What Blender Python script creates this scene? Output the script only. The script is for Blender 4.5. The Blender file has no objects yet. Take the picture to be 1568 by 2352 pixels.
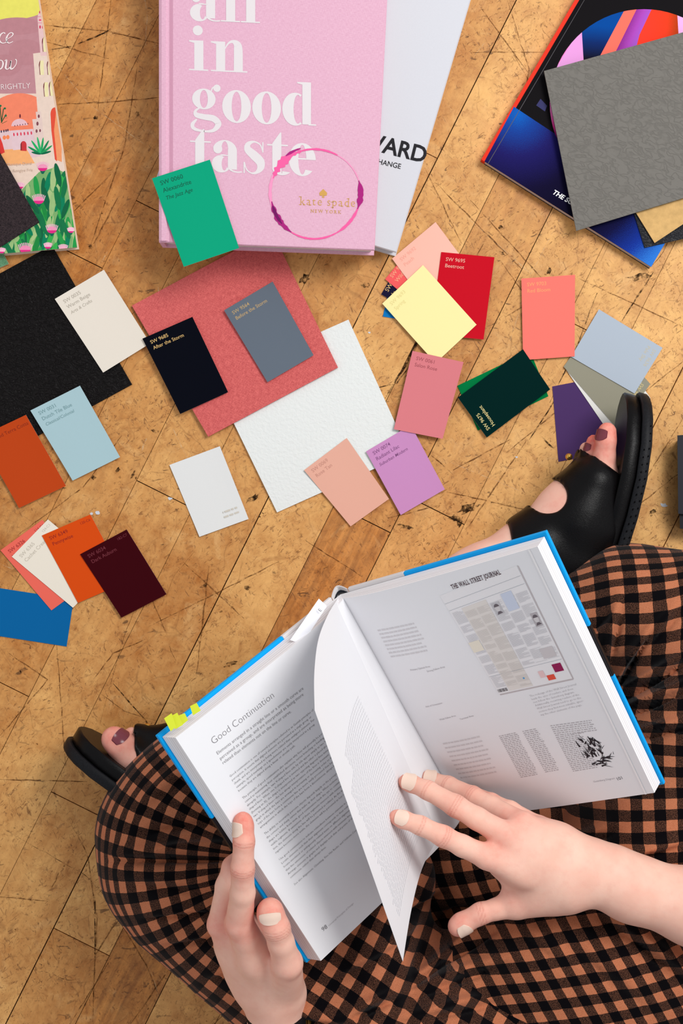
import bpy, math, random
import numpy as np
from mathutils import Vector
random.seed(7); RNG = np.random.default_rng(7)
S, H = .0004, 1.5            # metres per photo pixel on the floor, camera height
sc = bpy.context.scene
COL = sc.collection
# ------------------------------------------------------------ camera, light, exposure
cam_d = bpy.data.cameras.new('camera'); cam = bpy.data.objects.new('camera', cam_d); COL.objects.link(cam)
cam.location = (0, 0, H); cam_d.sensor_fit = 'VERTICAL'; cam_d.sensor_height = 36
cam_d.lens = 36 * H / (2352 * S); sc.camera = cam
w = bpy.data.worlds.new('world'); sc.world = w; w.use_nodes = True
w.node_tree.nodes['Background'].inputs[0].default_value = (.93, .96, 1, 1)
w.node_tree.nodes['Background'].inputs[1].default_value = .63
def area_light(name, loc, target, size, power, col):
    d = bpy.data.lights.new(name, 'AREA'); d.shape = 'RECTANGLE'; d.size = size[0]; d.size_y = size[1]; d.energy = power; d.color = col
    o = bpy.data.objects.new(name, d); COL.objects.link(o); o.location = loc
    o.rotation_euler = (Vector(target) - Vector(loc)).to_track_quat('-Z', 'Y').to_euler()
area_light('window_light', (.95, .85, 1.8), (.1, -.05, 0), (.9, .7), 31, (1, .985, .965))
sc.view_settings.view_transform = 'Standard'; sc.view_settings.look = 'None'
sc.view_settings.gamma = 1; sc.view_settings.use_curve_mapping = False
sc.view_settings.exposure = 0.03

# ------------------------------------------------------------ helpers
def P(px, py, z=0.):
    k = S * (1 - z / H); return np.array([(px - 784) * k, (1176 - py) * k, z], float)
def proj(p):
    p = np.asarray(p); k = S * (1 - p[..., 2] / H)
    return np.stack([784 + p[..., 0] / k, 1176 - p[..., 1] / k], -1)
def lin(c):
    return tuple((v / 255 / 12.92 if v / 255 <= .04045 else ((v / 255 + .055) / 1.055) ** 2.4) for v in c) + (1.,)
class NT:
    def __init__(s, name):
        s.m = bpy.data.materials.new(name); s.m.use_nodes = True; s.t = s.m.node_tree; s.b = s.t.nodes['Principled BSDF']
    def n(s, typ, **kw):
        x = s.t.nodes.new(typ)
        for k, v in kw.items():
            if k.startswith('i_'):
                key = k[2:]; key = int(key) if key.isdigit() else key.replace('_', ' ')
                x.inputs[key].default_value = v
            else: setattr(x, k, v)
        return x
    def l(s, a, b): s.t.links.new(a, b)
    def math(s, op, a, b=None, c=None, clamp=False):
        x = s.n('ShaderNodeMath', operation=op); x.use_clamp = clamp
        for i, v in enumerate((a, b, c)):
            if v is None: continue
            if isinstance(v, (int, float)): x.inputs[i].default_value = v
            else: s.l(v, x.inputs[i])
        return x.outputs[0]
    def mix(s, f, a, b):
        x = s.n('ShaderNodeMix', data_type='RGBA')
        for i, v in ((0, f), (6, a), (7, b)):
            if isinstance(v, (int, float, tuple)): x.inputs[i].default_value = v
            else: s.l(v, x.inputs[i])
        return x.outputs[2]
    def noise(s, co, scale, detail=2, rough=.5, dist=0):
        x = s.n('ShaderNodeTexNoise'); x.inputs['Scale'].default_value = scale; x.inputs['Detail'].default_value = detail
        x.inputs['Roughness'].default_value = rough; x.inputs['Distortion'].default_value = dist
        if co is not None: s.l(co, x.inputs['Vector'])
        return x.outputs['Fac']
    def mapping(s, co, scale=(1, 1, 1), rot=(0, 0, 0), loc=(0, 0, 0)):
        x = s.n('ShaderNodeMapping'); x.inputs['Scale'].default_value = scale; x.inputs['Rotation'].default_value = rot
        x.inputs['Location'].default_value = loc; s.l(co, x.inputs['Vector']); return x.outputs[0]
    def range(s, v, a, b, c=0., d=1.):
        x = s.n('ShaderNodeMapRange'); x.inputs[1].default_value = a; x.inputs[2].default_value = b
        x.inputs[3].default_value = c; x.inputs[4].default_value = d; s.l(v, x.inputs[0]); return x.outputs[0]
    def bump(s, h, strength=.3, dist=.001):
        x = s.n('ShaderNodeBump'); x.inputs['Strength'].default_value = strength; x.inputs['Distance'].default_value = dist
        s.l(h, x.inputs['Height']); s.l(x.outputs[0], s.b.inputs['Normal'])
def spec(b, rough, sp):
    b.inputs['Roughness'].default_value = rough; b.inputs['Specular IOR Level'].default_value = sp * .45
MC = {}
def M(name, rgb, rough=.6, sp=.3, grain=0., gscale=900, bump=0., metal=0.):
    """plain surface with a fine procedural grain"""
    if name in MC: return MC[name]
    t = NT(name); c = lin(rgb); t.b.inputs['Base Color'].default_value = c; spec(t.b, rough, sp); t.b.inputs['Metallic'].default_value = metal
    if grain or bump:
        co = t.n('ShaderNodeTexCoord').outputs['Object']; n = t.noise(co, gscale, 3, .6)
        if grain:
            d = tuple(x * (1 - grain) for x in c[:3]) + (1,); u = tuple(min(1, x * (1 + grain)) for x in c[:3]) + (1,)
            t.l(t.mix(t.range(n, .3, .7), d, u), t.b.inputs['Base Color'])
        if bump: t.bump(n, bump, .0004)
    MC[name] = t.m; return t.m
class MB:
    """collects faces for ONE mesh object"""
    def __init__(s): s.v = []; s.f = []; s.mi = []; s.mats = []; s.n = 0
    def mat(s, m):
        if m not in s.mats: s.mats.append(m)
        return s.mats.index(m)
    def add(s, verts, faces, m):
        verts = np.asarray(verts, float); i = s.mat(m)
        s.v.append(verts)
        for f in faces: s.f.append([int(a) + s.n for a in f]); s.mi.append(i)
        s.n += len(verts)
    def grid(s, G, m, flip=False, close_u=False):
        G = np.asarray(G); a, b = G.shape[:2]; F = []
        for i in range(a if close_u else a - 1):
            for j in range(b - 1):
                i2 = (i + 1) % a; q = [i * b + j, i2 * b + j, i2 * b + j + 1, i * b + j + 1]
                F.append(q[::-1] if flip else q)
        s.add(G.reshape(-1, 3), F, m)
    def poly(s, pts, m): s.add(pts, [range(len(pts))], m)
    def box(s, c, m):            # c: 8 corners, bottom 4 then top 4
        s.add(c, [(3, 2, 1, 0), (4, 5, 6, 7), (0, 1, 5, 4), (1, 2, 6, 5), (2, 3, 7, 6), (3, 0, 4, 7)], m)
    def build(s, name, parent=None, smooth=False):
        me = bpy.data.meshes.new(name); me.from_pydata(np.concatenate(s.v).tolist(), [], s.f)
        for m in s.mats: me.materials.append(m)
        me.polygons.foreach_set('material_index', s.mi)
        if smooth: me.polygons.foreach_set('use_smooth', [True] * len(s.f))
        me.update(); o = bpy.data.objects.new(name, me); COL.objects.link(o)
        if parent: o.parent = parent; o.matrix_parent_inverse = parent.matrix_world.inverted()
        return o
def tag(o, label=None, cat=None, group=None, kind=None):
    for k, v in (('label', label), ('category', cat), ('group', group), ('kind', kind)):
        if v: o[k] = v
    return o
def empty(name, loc, *t):
    o = bpy.data.objects.new(name, None); o.location = loc; o.empty_display_size = .02; COL.objects.link(o)
    o.matrix_world.translation = Vector(loc); bpy.context.view_layer.update(); tag(o, *t); return o
# text as flat triangles, in units of font size
TC = {}
def text2d(st, off=0., res=3):
    k = (st, off, res)
    if k not in TC:
        c = bpy.data.curves.new('t', 'FONT'); c.body = st; c.resolution_u = res; c.offset = off; c.fill_mode = 'FRONT'
        o = bpy.data.objects.new('t', c); COL.objects.link(o); bpy.context.view_layer.update()
        me = bpy.data.meshes.new_from_object(o.evaluated_get(bpy.context.evaluated_depsgraph_get()))
        v = np.array([x.co[:2] for x in me.vertices]); f = [list(p.vertices) for p in me.polygons]
        bpy.data.objects.remove(o); bpy.data.meshes.remove(me); bpy.data.curves.remove(c)
        TC[k] = (v, f)
    return TC[k]
def put_text(mb, st, fn, m, width=None, size=None, off=0., shear=0., res=3, sx=1.):
    """fn maps (x,y) metres on the surface (x reading direction, y up) to world"""
    v, f = text2d(st, off, res)
    if not len(v): return
    k = size if size else width / v[:, 0].max()
    x = v[:, 0] * k * sx; y = v[:, 1] * k; mb.add(fn(x + y * shear, y), f, m)
def clip_poly(sub, clip):
    """Sutherland-Hodgman in 2D, clip convex (any winding)"""
    clip = [tuple(c) for c in clip]; out = [tuple(p) for p in sub]
    ar = sum(clip[i][0] * clip[(i + 1) % len(clip)][1] - clip[(i + 1) % len(clip)][0] * clip[i][1] for i in range(len(clip)))
    if ar < 0: clip = clip[::-1]
    for i in range(len(clip)):
        a, b = clip[i], clip[(i + 1) % len(clip)]; inp, out = out, []
        if not inp: return []
        sd = lambda p: (b[0] - a[0]) * (p[1] - a[1]) - (b[1] - a[1]) * (p[0] - a[0])
        for j in range(len(inp)):
            p, q = inp[j - 1], inp[j]; dp, dq = sd(p), sd(q)
            if (dp >= 0) != (dq >= 0):
                t = dp / (dp - dq); out.append((p[0] + t * (q[0] - p[0]), p[1] + t * (q[1] - p[1])))
            if dq >= 0: out.append(q)
    return out
def ell(cx, cy, rx, ry, n=28, rot=0, a0=0, a1=360):
    c, s_ = math.cos(math.radians(rot)), math.sin(math.radians(rot)); o = []
    for i in range(n + (a1 - a0 < 360)):
        a = math.radians(a0 + (a1 - a0) * i / n); x, y = rx * math.cos(a), ry * math.sin(a); o.append((cx + x * c - y * s_, cy + x * s_ + y * c))
    return o

# ------------------------------------------------------------ floor
TH = math.radians(26.5); DV = np.array([math.sin(TH), math.cos(TH)]); NU = np.array([math.cos(TH), -math.sin(TH)])
def wood():
    t = NT('worn_maple'); co = t.n('ShaderNodeTexCoord').outputs['Object']
    r = t.mapping(co, rot=(0, 0, TH))                       # planks run along y now
    at = t.n('ShaderNodeAttribute', attribute_name='plank').outputs['Color']
    sep = t.n('ShaderNodeSeparateColor'); t.l(at, sep.inputs[0])
    g = t.noise(t.mapping(r, (150, 10, 1)), 1, 5, .6, .5)
    bl = t.noise(co, 9, 5, .62, .6); bl2 = t.noise(co, 38, 5, .68, .6); bl3 = t.noise(co, 120, 4, .7, .4)
    f = t.math('ADD', t.math('MULTIPLY', g, .14), t.math('MULTIPLY', bl, .55)); f = t.math('ADD', f, t.math('MULTIPLY', bl2, .5)); f = t.math('ADD', f, t.math('MULTIPLY', bl3, .22))
    f = t.math('ADD', f, t.math('MULTIPLY', sep.outputs[0], .34))
    f = t.range(f, .62, 1.12)
    c1 = t.mix(f, lin((166, 94, 28)), lin((240, 186, 114)))
    dk = t.mix(t.range(t.math('ADD', t.math('MULTIPLY', g, .75), t.math('MULTIPLY', bl3, .25)), .36, .62), lin((112, 52, 12)), lin((206, 128, 52)))
    c2 = t.mix(sep.outputs[1], c1, dk)
    # smudges of old varnish and dirt
    c2 = t.mix(t.math('MULTIPLY', t.range(t.noise(co, 55, 5, .75, 1.2), .55, .7), .5), c2, lin((140, 78, 26)))
    c2 = t.mix(t.math('MULTIPLY', t.range(t.noise(t.mapping(co, loc=(4, 1, 0)), 30, 4, .7, .8), .57, .72), .35), c2, lin((236, 190, 128)))
    # small dents and flecks, short strokes lying every way
    c3 = c2; fl = None
    for (sx_, sy_, ro, lo_, hi_, mx_, sd, cl) in ((420, 150, .9, .60, .68, .62, 1., (104, 56, 18)), (360, 130, -.5, .61, .69, .6, 5., (96, 52, 18)), (600, 260, .2, .62, .70, .6, 9., (84, 44, 14)), (170, 70, 1.5, .66, .71, .7, 13., (60, 32, 12))):
        w1 = t.noise(t.mapping(t.mapping(co, rot=(0, 0, ro), loc=(sd, sd, 0)), (sx_, sy_, 1)), 1, 2, .6, .8); m1 = t.noise(t.mapping(co, loc=(sd, 0, 0)), 17, 3, .65)
        fq = t.math('MULTIPLY', t.range(w1, lo_, hi_), t.range(m1, .38, .58)); c3 = t.mix(t.math('MULTIPLY', fq, mx_), c3, lin(cl)); fl = fq if fl is None else t.math('MAXIMUM', fl, fq)
    for sc_, seed, th, st in ((9, 3., .0045, .35), (21, 8., .009, .3), (5.3, 5., .0026, .35)):
        v = t.n('ShaderNodeTexVoronoi', feature='DISTANCE_TO_EDGE'); v.inputs['Scale'].default_value = sc_
        wq = t.n('ShaderNodeMixRGB', blend_type='ADD'); wq.inputs[0].default_value = .02; nq = t.n('ShaderNodeTexNoise'); nq.inputs['Scale'].default_value = 30; t.l(co, nq.inputs[0]); t.l(t.mapping(r, (1, .8, 1), loc=(seed, seed * 2, 0)), wq.inputs[1]); t.l(nq.outputs['Color'], wq.inputs[2])
        t.l(wq.outputs[0], v.inputs['Vector'])
        lm = t.math('SUBTRACT', 1., t.range(v.outputs['Distance'], th * .3, th * 1.6))
        mk = t.range(t.noise(t.mapping(co, loc=(seed, 0, 0)), 22, 4, .75), .46, .62)
        c3 = t.mix(t.math('MULTIPLY', t.math('MULTIPLY', lm, mk), st), c3, lin((104, 58, 22)))
    t.l(c3, t.b.inputs['Base Color'])
    t.l(t.range(bl2, .3, .7, .38, .58), t.b.inputs['Roughness']); t.b.inputs['Specular IOR Level'].default_value = .28
    t.bump(t.math('ADD', t.math('MULTIPLY', bl2, .6), t.math('MULTIPLY', fl, -1.)), .25, .0006)
    return t.m
def scratch_mat(name, rgb, lo, hi, mx):
    t = NT(name); co = t.n('ShaderNodeTexCoord').outputs['Object']
    t.b.inputs['Base Color'].default_value = lin(rgb); spec(t.b, .7, .1)
    t.l(t.range(t.noise(co, 160, 4, .7), lo, hi, 0, mx), t.b.inputs['Alpha']); return t.m
def build_floor():
    mb = MB(); wd = wood(); dark = M('gap_dark', (22, 12, 6), .9, .05)
    cols = []
    U0 = (1060 - 1226) * S; W = .0575
    forced = {0: [.172], 2: [-.058], 6: [.04], 5: [.003, -.55], 4: [-.46], 3: [-.349, .33], -1: [.1024], 7: [.25, -.3], 8: [-.1, .42], 1: [.31, -.28]}
    # plank index by u: 465->0, 617->1, 778->2, 920->3, 1060->4, 1204->5, 1347->6
    tone = {5: (.3, .6), 6: (.62, .15), 3: (.55, .1), 4: (.72, 0), 2: (.5, .12), 1: (.45, .2), 0: (.35, .3), -1: (.3, .35), -2: (.3, .3), 7: (.75, .1), 8: (.9, 0), 9: (.85, 0), 10: (.8, .1)}
    hw = 2.1
    for k in range(-38, 40):
        i = k + 4; u0 = U0 + k * W; u1 = u0 + W; g = random.choice([.0002, .0003, .0005, .0007])
        js = sorted([-hw, hw] + forced.get(i, []) + [v for v in (random.uniform(-hw, -.65) for _ in range(2))] + [random.uniform(.6, hw) for _ in range(2)])
        if i not in forced: js = sorted([-hw, hw] + [random.uniform(-hw, hw) for _ in range(6)])
        for a, b in zip(js[:-1], js[1:]):
            if b - a < .01: continue
            tn = tone.get(i, (random.uniform(.3, .8), random.choice([0, 0, .2, .5])))
            tn = (min(1, max(0, tn[0] + random.uniform(-.15, .15))), tn[1])
            if i == 5 and a > -.05: tn = (.45, .25)
            if i == 4 and b < -.3: tn = (.35, .2)
            q = [(u0 + g, a + .0004), (u1 - .0002, a + .0004), (u1 - .0002, b - .0004), (u0 + g, b - .0004)]
            xy = [NU * u + DV * v for u, v in q]
            mb.box([(*p, -.006) for p in xy] + [(*p, 0) for p in xy], wd); cols += [(*tn, 0, 1)] * 6
    mb.poly([(-2.2, -2.6, -.0055), (2.2, -2.6, -.0055), (2.2, 2.6, -.0055), (-2.2, 2.6, -.0055)], dark); cols.append((0, 0, 0, 1))
    sm = scratch_mat('scratch_brown', (92, 50, 18), .36, .64, .72); sk = scratch_mat('scratch_black', (34, 20, 10), .38, .62, .9)
    sl = scratch_mat('scratch_pale', (236, 206, 160), .42, .66, .6)
    def scratch(pts, wd_px, m, world=False):
        q = [np.array(p if world else P(*p)[:2]) for p in pts]; L = []; R = []
        # resample with a little wobble
        rs = []
        for a, b in zip(q[:-1], q[1:]):
            n = max(2, int(np.linalg.norm(b - a) / .006))
            rs += [a + (b - a) * t / n for t in range(n)]
        rs.append(q[-1]); rs = np.array(rs); rs[1:-1] += RNG.normal(0, .00022, rs[1:-1].shape)
        for i, p in enumerate(rs):
            d = rs[min(i + 1, len(rs) - 1)] - rs[max(i - 1, 0)]; n = np.array([-d[1], d[0]]) / (np.linalg.norm(d) + 1e-9)
            e = wd_px * S * .5 * (math.sin(math.pi * (i + .4) / (len(rs))) ** .4) * random.uniform(.6, 1.3); z = .00012 + random.random() * .0001
            L.append((*(p + n * e), z)); R.append((*(p - n * e), z))
        c0 = len(mb.f); mb.grid([L, R], m, flip=True); cols.extend([(0, 0, 0, 1)] * (len(mb.f) - c0))
    ex = [(3.5, sm, (104, 58), (250, 72), (365, 100)), (4, sk, (113, 115), (170, 105), (235, 78), (254, 66)), (3, sm, (128, 240), (240, 235), (365, 224)),
          (3, sm, (168, 487), (255, 400)), (2.5, sm, (100, 95), (250, 135)), (2, sl, (115, 130), (205, 240), (330, 330)), (2.5, sm, (255, 0), (225, 250)),
          (3, sm, (270, 455), (215, 560)), (3, sm, (315, 155), (285, 340), (205, 570)), (2.5, sm, (1165, 0), (1215, 160), (1180, 330)), (2.5, sm, (1080, 120), (1250, 120)),
          (2.5, sm, (1105, 20), (1215, 170)), (3, sm, (1080, 460), (1245, 640)), (2.5, sm, (975, 385), (1060, 560)), (3, sm, (1000, 420), (1200, 620)), (2, sl, (1050, 480), (1300, 700)),
          (2.5, sm, (1060, 640), (1110, 560)), (3, sm, (1150, 600), (1330, 850)), (2.5, sm, (1330, 640), (1568, 750)), (3, sk, (1300, 880), (1215, 1010)), (3.5, sk, (1245, 1005), (1270, 1030)),
          (2.5, sm, (1390, 1250), (1568, 960)), (3, sm, (1040, 1080), (1170, 1010)), (2.5, sm, (940, 1000), (1040, 1090)), (3, sm, (1025, 1130), (1250, 1180)), (2, sl, (1030, 1060), (1200, 1130)),
          (3, sm, (420, 1290), (560, 1420)), (2.5, sm, (300, 1260), (380, 1450)), (3, sm, (480, 1300), (450, 1560)), (3, sm, (340, 1440), (640, 1290)), (2.5, sm, (700, 1240), (840, 1330)),
          (3.5, sk, (260, 1570), (335, 1655), (390, 1800)), (3.5, sm, (162, 1890), (200, 1960), (222, 2110), (212, 2352)), (3, sk, (218, 2060), (218, 2200)), (3.5, sm, (262, 2095), (335, 2215), (362, 2280)),
          (3, sm, (218, 2195), (265, 2120)), (3, sm, (300, 2352), (420, 2180)), (3, sm, (0, 1790), (200, 1795)), (2.5, sm, (0, 2060), (110, 2070)), (3, sm, (20, 1500), (110, 1560), (0, 1690)),
          (3, sm, (215, 1560), (260, 1500), (330, 1470)), (2.5, sm, (160, 2352), (250, 2210)), (3, sm, (330, 2040), (260, 2130)), (2.5, sm, (40, 1230), (190, 1120), (280, 1000)), (2.5, sm, (130, 1480), (150, 1750)),
          (3, sm, (890, 1190), (1010, 1160)), (2.5, sm, (1480, 900), (1568, 830)), (3.5, sk, (1428, 737), (1500, 625)), (3, sm, (1210, 1010), (1075, 1210)), (2.5, sm, (1440, 1180), (1568, 1080)),
          (5, sk, (966, 770), (950, 800), (925, 850), (905, 880), (884, 915)), (9, sk, (957, 788), (935, 830), (925, 848)), (3, sk, (960, 815), (910, 880), (870, 890)), (2.5, sk, (925, 870), (945, 850))]
    for e in ex: scratch(e[2:], e[0], e[1])
    for i in range(300):
        c = np.array([RNG.uniform(-.75, .75), RNG.uniform(-1., .95)]); a = RNG.uniform(0, math.pi); L = RNG.choice([.015, .03, .06, .11, .17], p=[.35, .3, .2, .1, .05])
        if RNG.random() < .35: a = math.pi / 2 - TH + RNG.normal(0, .12)
        d = np.array([math.cos(a), math.sin(a)]) * L; n = np.array([-d[1], d[0]]) * RNG.normal(0, .06)
        scratch([c - d / 2, c + n, c + d / 2], RNG.choice([1., 1.5, 2.2, 2.8]), [sm, sm, sm, sm, sm, sk, sl, sl][RNG.integers(0, 8)], True)
    def blot(cx, cy, rx, ry, rot, m, jag=.35, n=16):
        rot = math.radians(rot); pts = []
        for i in range(n):
            a = 2 * math.pi * i / n; k = 1 + RNG.uniform(-jag, jag); x, y = rx * k * math.cos(a), ry * k * math.sin(a)
            pts.append(P(cx + x * math.cos(rot) - y * math.sin(rot), cy + x * math.sin(rot) + y * math.cos(rot), .0003))
        mb.poly(pts[::-1], m); cols.append((0, 0, 0, 1))
    for b in ((315, 262, 5, 5, 0), (220, 270, 5, 4, 0), (208, 568, 6, 4, 30), (580, 1145, 15, 6, -35), (1075, 1168, 22, 9, -20), (1045, 1190, 12, 8, 0), (838, 655, 9, 6, 0), (1470, 636, 28, 7, -8), (1150, 522, 6, 4, 20),
              (1152, 582, 6, 4, 30), (1260, 622, 5, 9, 20), (1222, 615, 3, 3, 0), (1440, 1120, 10, 7, 40), (1500, 1175, 9, 4, -30), (270, 1080, 8, 4, -40), (305, 1090, 9, 3, -60), (215, 1096, 5, 5, 0), (275, 1096, 3, 3, 0),
              (355, 990, 9, 4, 10), (508, 1405, 3, 3, 0), (567, 1350, 6, 5, 0), (470, 1345, 4, 4, 0), (530, 1525, 14, 5, -20), (1055, 1200, 6, 12, 30), (930, 1210, 18, 5, 15), (1380, 1005, 6, 4, 20), (700, 640, 8, 14, 40), (1165, 1255, 5, 4, 0)):
        blot(*b, sk)
    for i in range(700):
        c = proj(np.array([RNG.uniform(-.7, .7), RNG.uniform(-.9, .85), 0.])); blot(c[0], c[1], RNG.uniform(.8, 4), RNG.uniform(.6, 2), RNG.uniform(0, 180), sm if RNG.random() < .6 else sk, n=8)
    pt = M('paint_fleck', (205, 208, 215), .5)
    for b in ((224, 1178, 5, 4), (210, 1180, 4, 3), (848, 764, 3, 2), (150, 1250, 3, 2), (1524, 1160, 8, 4), (1186, 1050, 3, 2), (390, 1145, 5, 3)): blot(*b, 10, pt, n=10)
    o = mb.build('floor'); o.data.color_attributes.new('plank', 'FLOAT_COLOR', 'CORNER')
    arr = np.repeat(np.array(cols, np.float32), [len(f) for f in mb.f], axis=0)
    o.data.color_attributes['plank'].data.foreach_set('color', arr.ravel()); tag(o, kind='structure')
build_floor()

# ------------------------------------------------------------ materials for paper and leather
def leather(name, rgb, scale, strength, rough, sp=.4, dist=.0009):
    t = NT(name); co = t.n('ShaderNodeTexCoord').outputs['Object']; m = t.mapping(t.mapping(co, rot=(0, 0, .35)), (.62, 1, 1))
    def ridge(s_, lo): return t.range(t.math('ABSOLUTE', t.math('SUBTRACT', t.noise(m, s_, 1.5, .5, .5), .5)), 0, lo)
    h = t.math('MULTIPLY', ridge(scale, .07), t.range(ridge(scale * .55, .06), 0, 1, .45, 1)); h = t.math('ADD', t.math('MULTIPLY', h, .8), t.math('MULTIPLY', t.noise(m, scale * .8, 2), .5)); c = lin(rgb)
    t.l(t.mix(h, tuple(x * .78 for x in c[:3]) + (1,), c), t.b.inputs['Base Color']); spec(t.b, rough, sp); t.bump(h, strength, dist); return t.m
def weave(name, c1, c2, scale, rough=.85, bump=.4, rot=0.):
    t = NT(name); co = t.mapping(t.n('ShaderNodeTexCoord').outputs['Object'], rot=(0, 0, rot))
    a = t.noise(t.mapping(co, (scale, scale * .15, 1)), 1, 2); b = t.noise(t.mapping(co, (scale * .15, scale, 1)), 1, 2)
    f = t.math('ADD', a, b); f = t.range(f, .75, 1.25); t.l(t.mix(f, lin(c1), lin(c2)), t.b.inputs['Base Color']); spec(t.b, rough, .15); t.bump(f, bump, .0004); return t.m
def rough_paper(name, rgb):
    t = NT(name); co = t.n('ShaderNodeTexCoord').outputs['Object']; n = t.noise(co, 330, 3, .55, .3)
    t.b.inputs['Base Color'].default_value = lin(rgb); spec(t.b, .8, .2); t.bump(n, .55, .0012); return t.m
CORE = M('card_core', (226, 222, 214), .8)
def shade(rgb, k): return tuple(min(255, max(0, v * k)) for v in rgb)

# ------------------------------------------------------------ sheets and cards
def sheet(mb, q, zs, th, mtop, mside=None, curl=0., nx=7, ny=9, base=None):
    """q: pixel corners TL,TR,BR,BL; zs: underside height per corner. returns surface fn in card metres from TL"""
    c = [P(a[0], a[1], z + th) for a, z in zip(q, zs)]
    def f(u, v):
        u = np.asarray(u, float)[..., None]; v = np.asarray(v, float)[..., None]
        p = (c[0] * (1 - u) + c[1] * u) * (1 - v) + (c[3] * (1 - u) + c[2] * u) * v
        return p + np.array([0, 0, 1.]) * curl * (4 * (v - .5) ** 2 * .6 + 4 * (u - .5) ** 2 * .4 * u)
    uu, vv = np.meshgrid(np.linspace(0, 1, nx), np.linspace(0, 1, ny), indexing='ij')
    G = f(uu, vv); Bt = G - np.array([0, 0, th]); mside = mside or mtop
    mb.grid(G, mtop, flip=True); mb.grid(Bt, mside)
    for a, b in ((G[0], Bt[0]), (Bt[-1], G[-1]), (Bt[:, 0], G[:, 0]), (G[:, -1], Bt[:, -1])): mb.grid(np.stack([a, b]), mside)
    W = np.linalg.norm(c[1] - c[0]); L = np.linalg.norm(c[3] - c[0])
    def fn(x, y, dz=.00006):
        x = np.asarray(x); y = np.asarray(y); return f(x / W, -y / L) + np.array([0, 0, dz])
    fn.W = W; fn.L = L; fn.f = f; return fn
CARDS = []
def card(label, q, z, rgb, lines=(), ink=None, curl=.0012, group=None, code=None, name='paint_card', soft=None, lx=.1, ly=.1, tsz=.0048):
    mb = MB(); m = M(name + '_' + '_'.join(map(str, rgb)), rgb, .66, .22 if sum(rgb) > 200 else .06, .012, 1500)
    zs = z if isinstance(z, (list, tuple)) else [z] * 4
    fn = sheet(mb, q, zs, .0004, m, CORE, curl)
    ink = ink or shade(rgb, .6); mi = M('ink_' + '_'.join(str(int(v)) for v in ink), ink, .5, .4)
    for i, s_ in enumerate(lines):
        y0 = -(ly * fn.L) - i * tsz * 1.22; k = tsz * (.86 if i == 2 else 1.)
        put_text(mb, s_, lambda x, y, y0=y0: fn(x + lx * fn.W, y + y0), mi, size=k, shear=.2 if i == 2 else 0, off=.004)
    if code: put_text(mb, code, lambda x, y: fn(x + fn.W * .74, y - .075 * fn.L), mi, size=.0034)
    o = mb.build(name); tag(o, label, 'paint card', 'paint colour cards'); return o
GOLD = (214, 176, 112)
gp = 'paint colour cards'
card('off white paint card alone on the floor boards under the textured white sheet', [(389, 1068), (505, 1025), (571, 1192), (458, 1233)], .0006, (224, 224, 222), curl=.0015)
# upside-down faint lettering of that card
card_last = bpy.context.scene.objects[-1]
def add_to(o, fnbuild):
    """append faces built by fnbuild to an existing mesh object"""
    mb = MB(); fnbuild(mb); me = o.data; import bmesh
    bm = bmesh.new(); bm.from_mesh(me)
    base = len(me.materials)
    for m in mb.mats: me.materials.append(m)
    vs = [bm.verts.new(p) for p in np.concatenate(mb.v)]
    for f, mi in zip(mb.f, mb.mi):
        try: ff = bm.faces.new([vs[i] for i in f]); ff.material_index = base + mi
        except ValueError: pass
    bm.to_mesh(me); bm.free()
def dash_rows(mb, fn, x0, y0, x1, rows, lead, h, m, seed=0, rag=.12, gap=.0012, wl=(.002, .006)):
    """word-shaped bars: lines too small to read"""
    r = random.Random(seed)
    for i in range(rows):
        x = x0; e = x1 - r.random() * rag * (x1 - x0); y = y0 - i * lead
        while x < e:
            w_ = min(r.uniform(*wl), e - x); q = np.array([(x, y), (x + w_, y), (x + w_, y + h), (x, y + h)]); mb.poly(fn(q[:, 0], q[:, 1]), m); x += w_ + gap
def upside(mb):
    q = [(571, 1192), (458, 1233), (389, 1068), (505, 1025)]; c = [P(a[0], a[1], .0011 + .0009) for a in q]; e = (c[1] - c[0]) / np.linalg.norm(c[1] - c[0]); d = (c[3] - c[0]) / np.linalg.norm(c[3] - c[0])
    fn = lambda x, y: c[0] + np.asarray(x)[..., None] * e - np.asarray(y)[..., None] * d
    m = M('ink_faint_tan', (205, 198, 186)); 
    dash_rows(mb, fn, .006, -.010, .021, 2, .0045, .0016, m, 3)
add_to(card_last, upside)

card('cream beige paint card lying half on the black leather swatch', [(126, 687), (239, 620), (345, 789), (237, 856)], [.0024, .0024, .0040, .0024], (229, 219, 205), ['SW 0035', 'Warm Beige', 'Arts & Crafts'], (176, 166, 152))
card('burnt orange terracotta paint card at the left edge beside the light blue card', [(-48, 1004), (60, 953), (152, 1116), (44, 1167)], .0026, (188, 66, 18), ['', 'Rookwood Terra Cotta'], (140, 40, 12), lx=-.02, ly=.04)
card('light blue paint card half on the bottom edge of the black leather swatch', [(70, 943), (184, 886), (276, 1050), (167, 1104)], [.0032, .0026, .002, .0026], (166, 194, 200), ['SW 0031', 'Dutch Tile Blue', 'Classical/Colonial'], (112, 146, 150))
card('almost black navy paint card on the coral sheet beside the cream beige card', [(327, 778), (442, 728), (524, 901), (414, 951)], .0062, (8, 10, 20), ['SW 9685', 'After the Storm'], GOLD, tsz=.0047)
card('slate grey paint card in the middle of the coral sheet', [(514.5, 713), (626, 647), (720, 816), (614, 878)], .0066, (98, 108, 120), ['SW 9564', 'Before the Storm'], (190, 160, 110), tsz=.0047)
card('dusty tan pink paint card on the bottom corner of the textured white sheet', [(698, 1080), (796, 1006), (893, 1146), (805, 1209)], [.0034, .0034, .0012, .0012], (228, 172, 152), ['SW 0069', 'Rose Tan'], (196, 138, 122))
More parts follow.
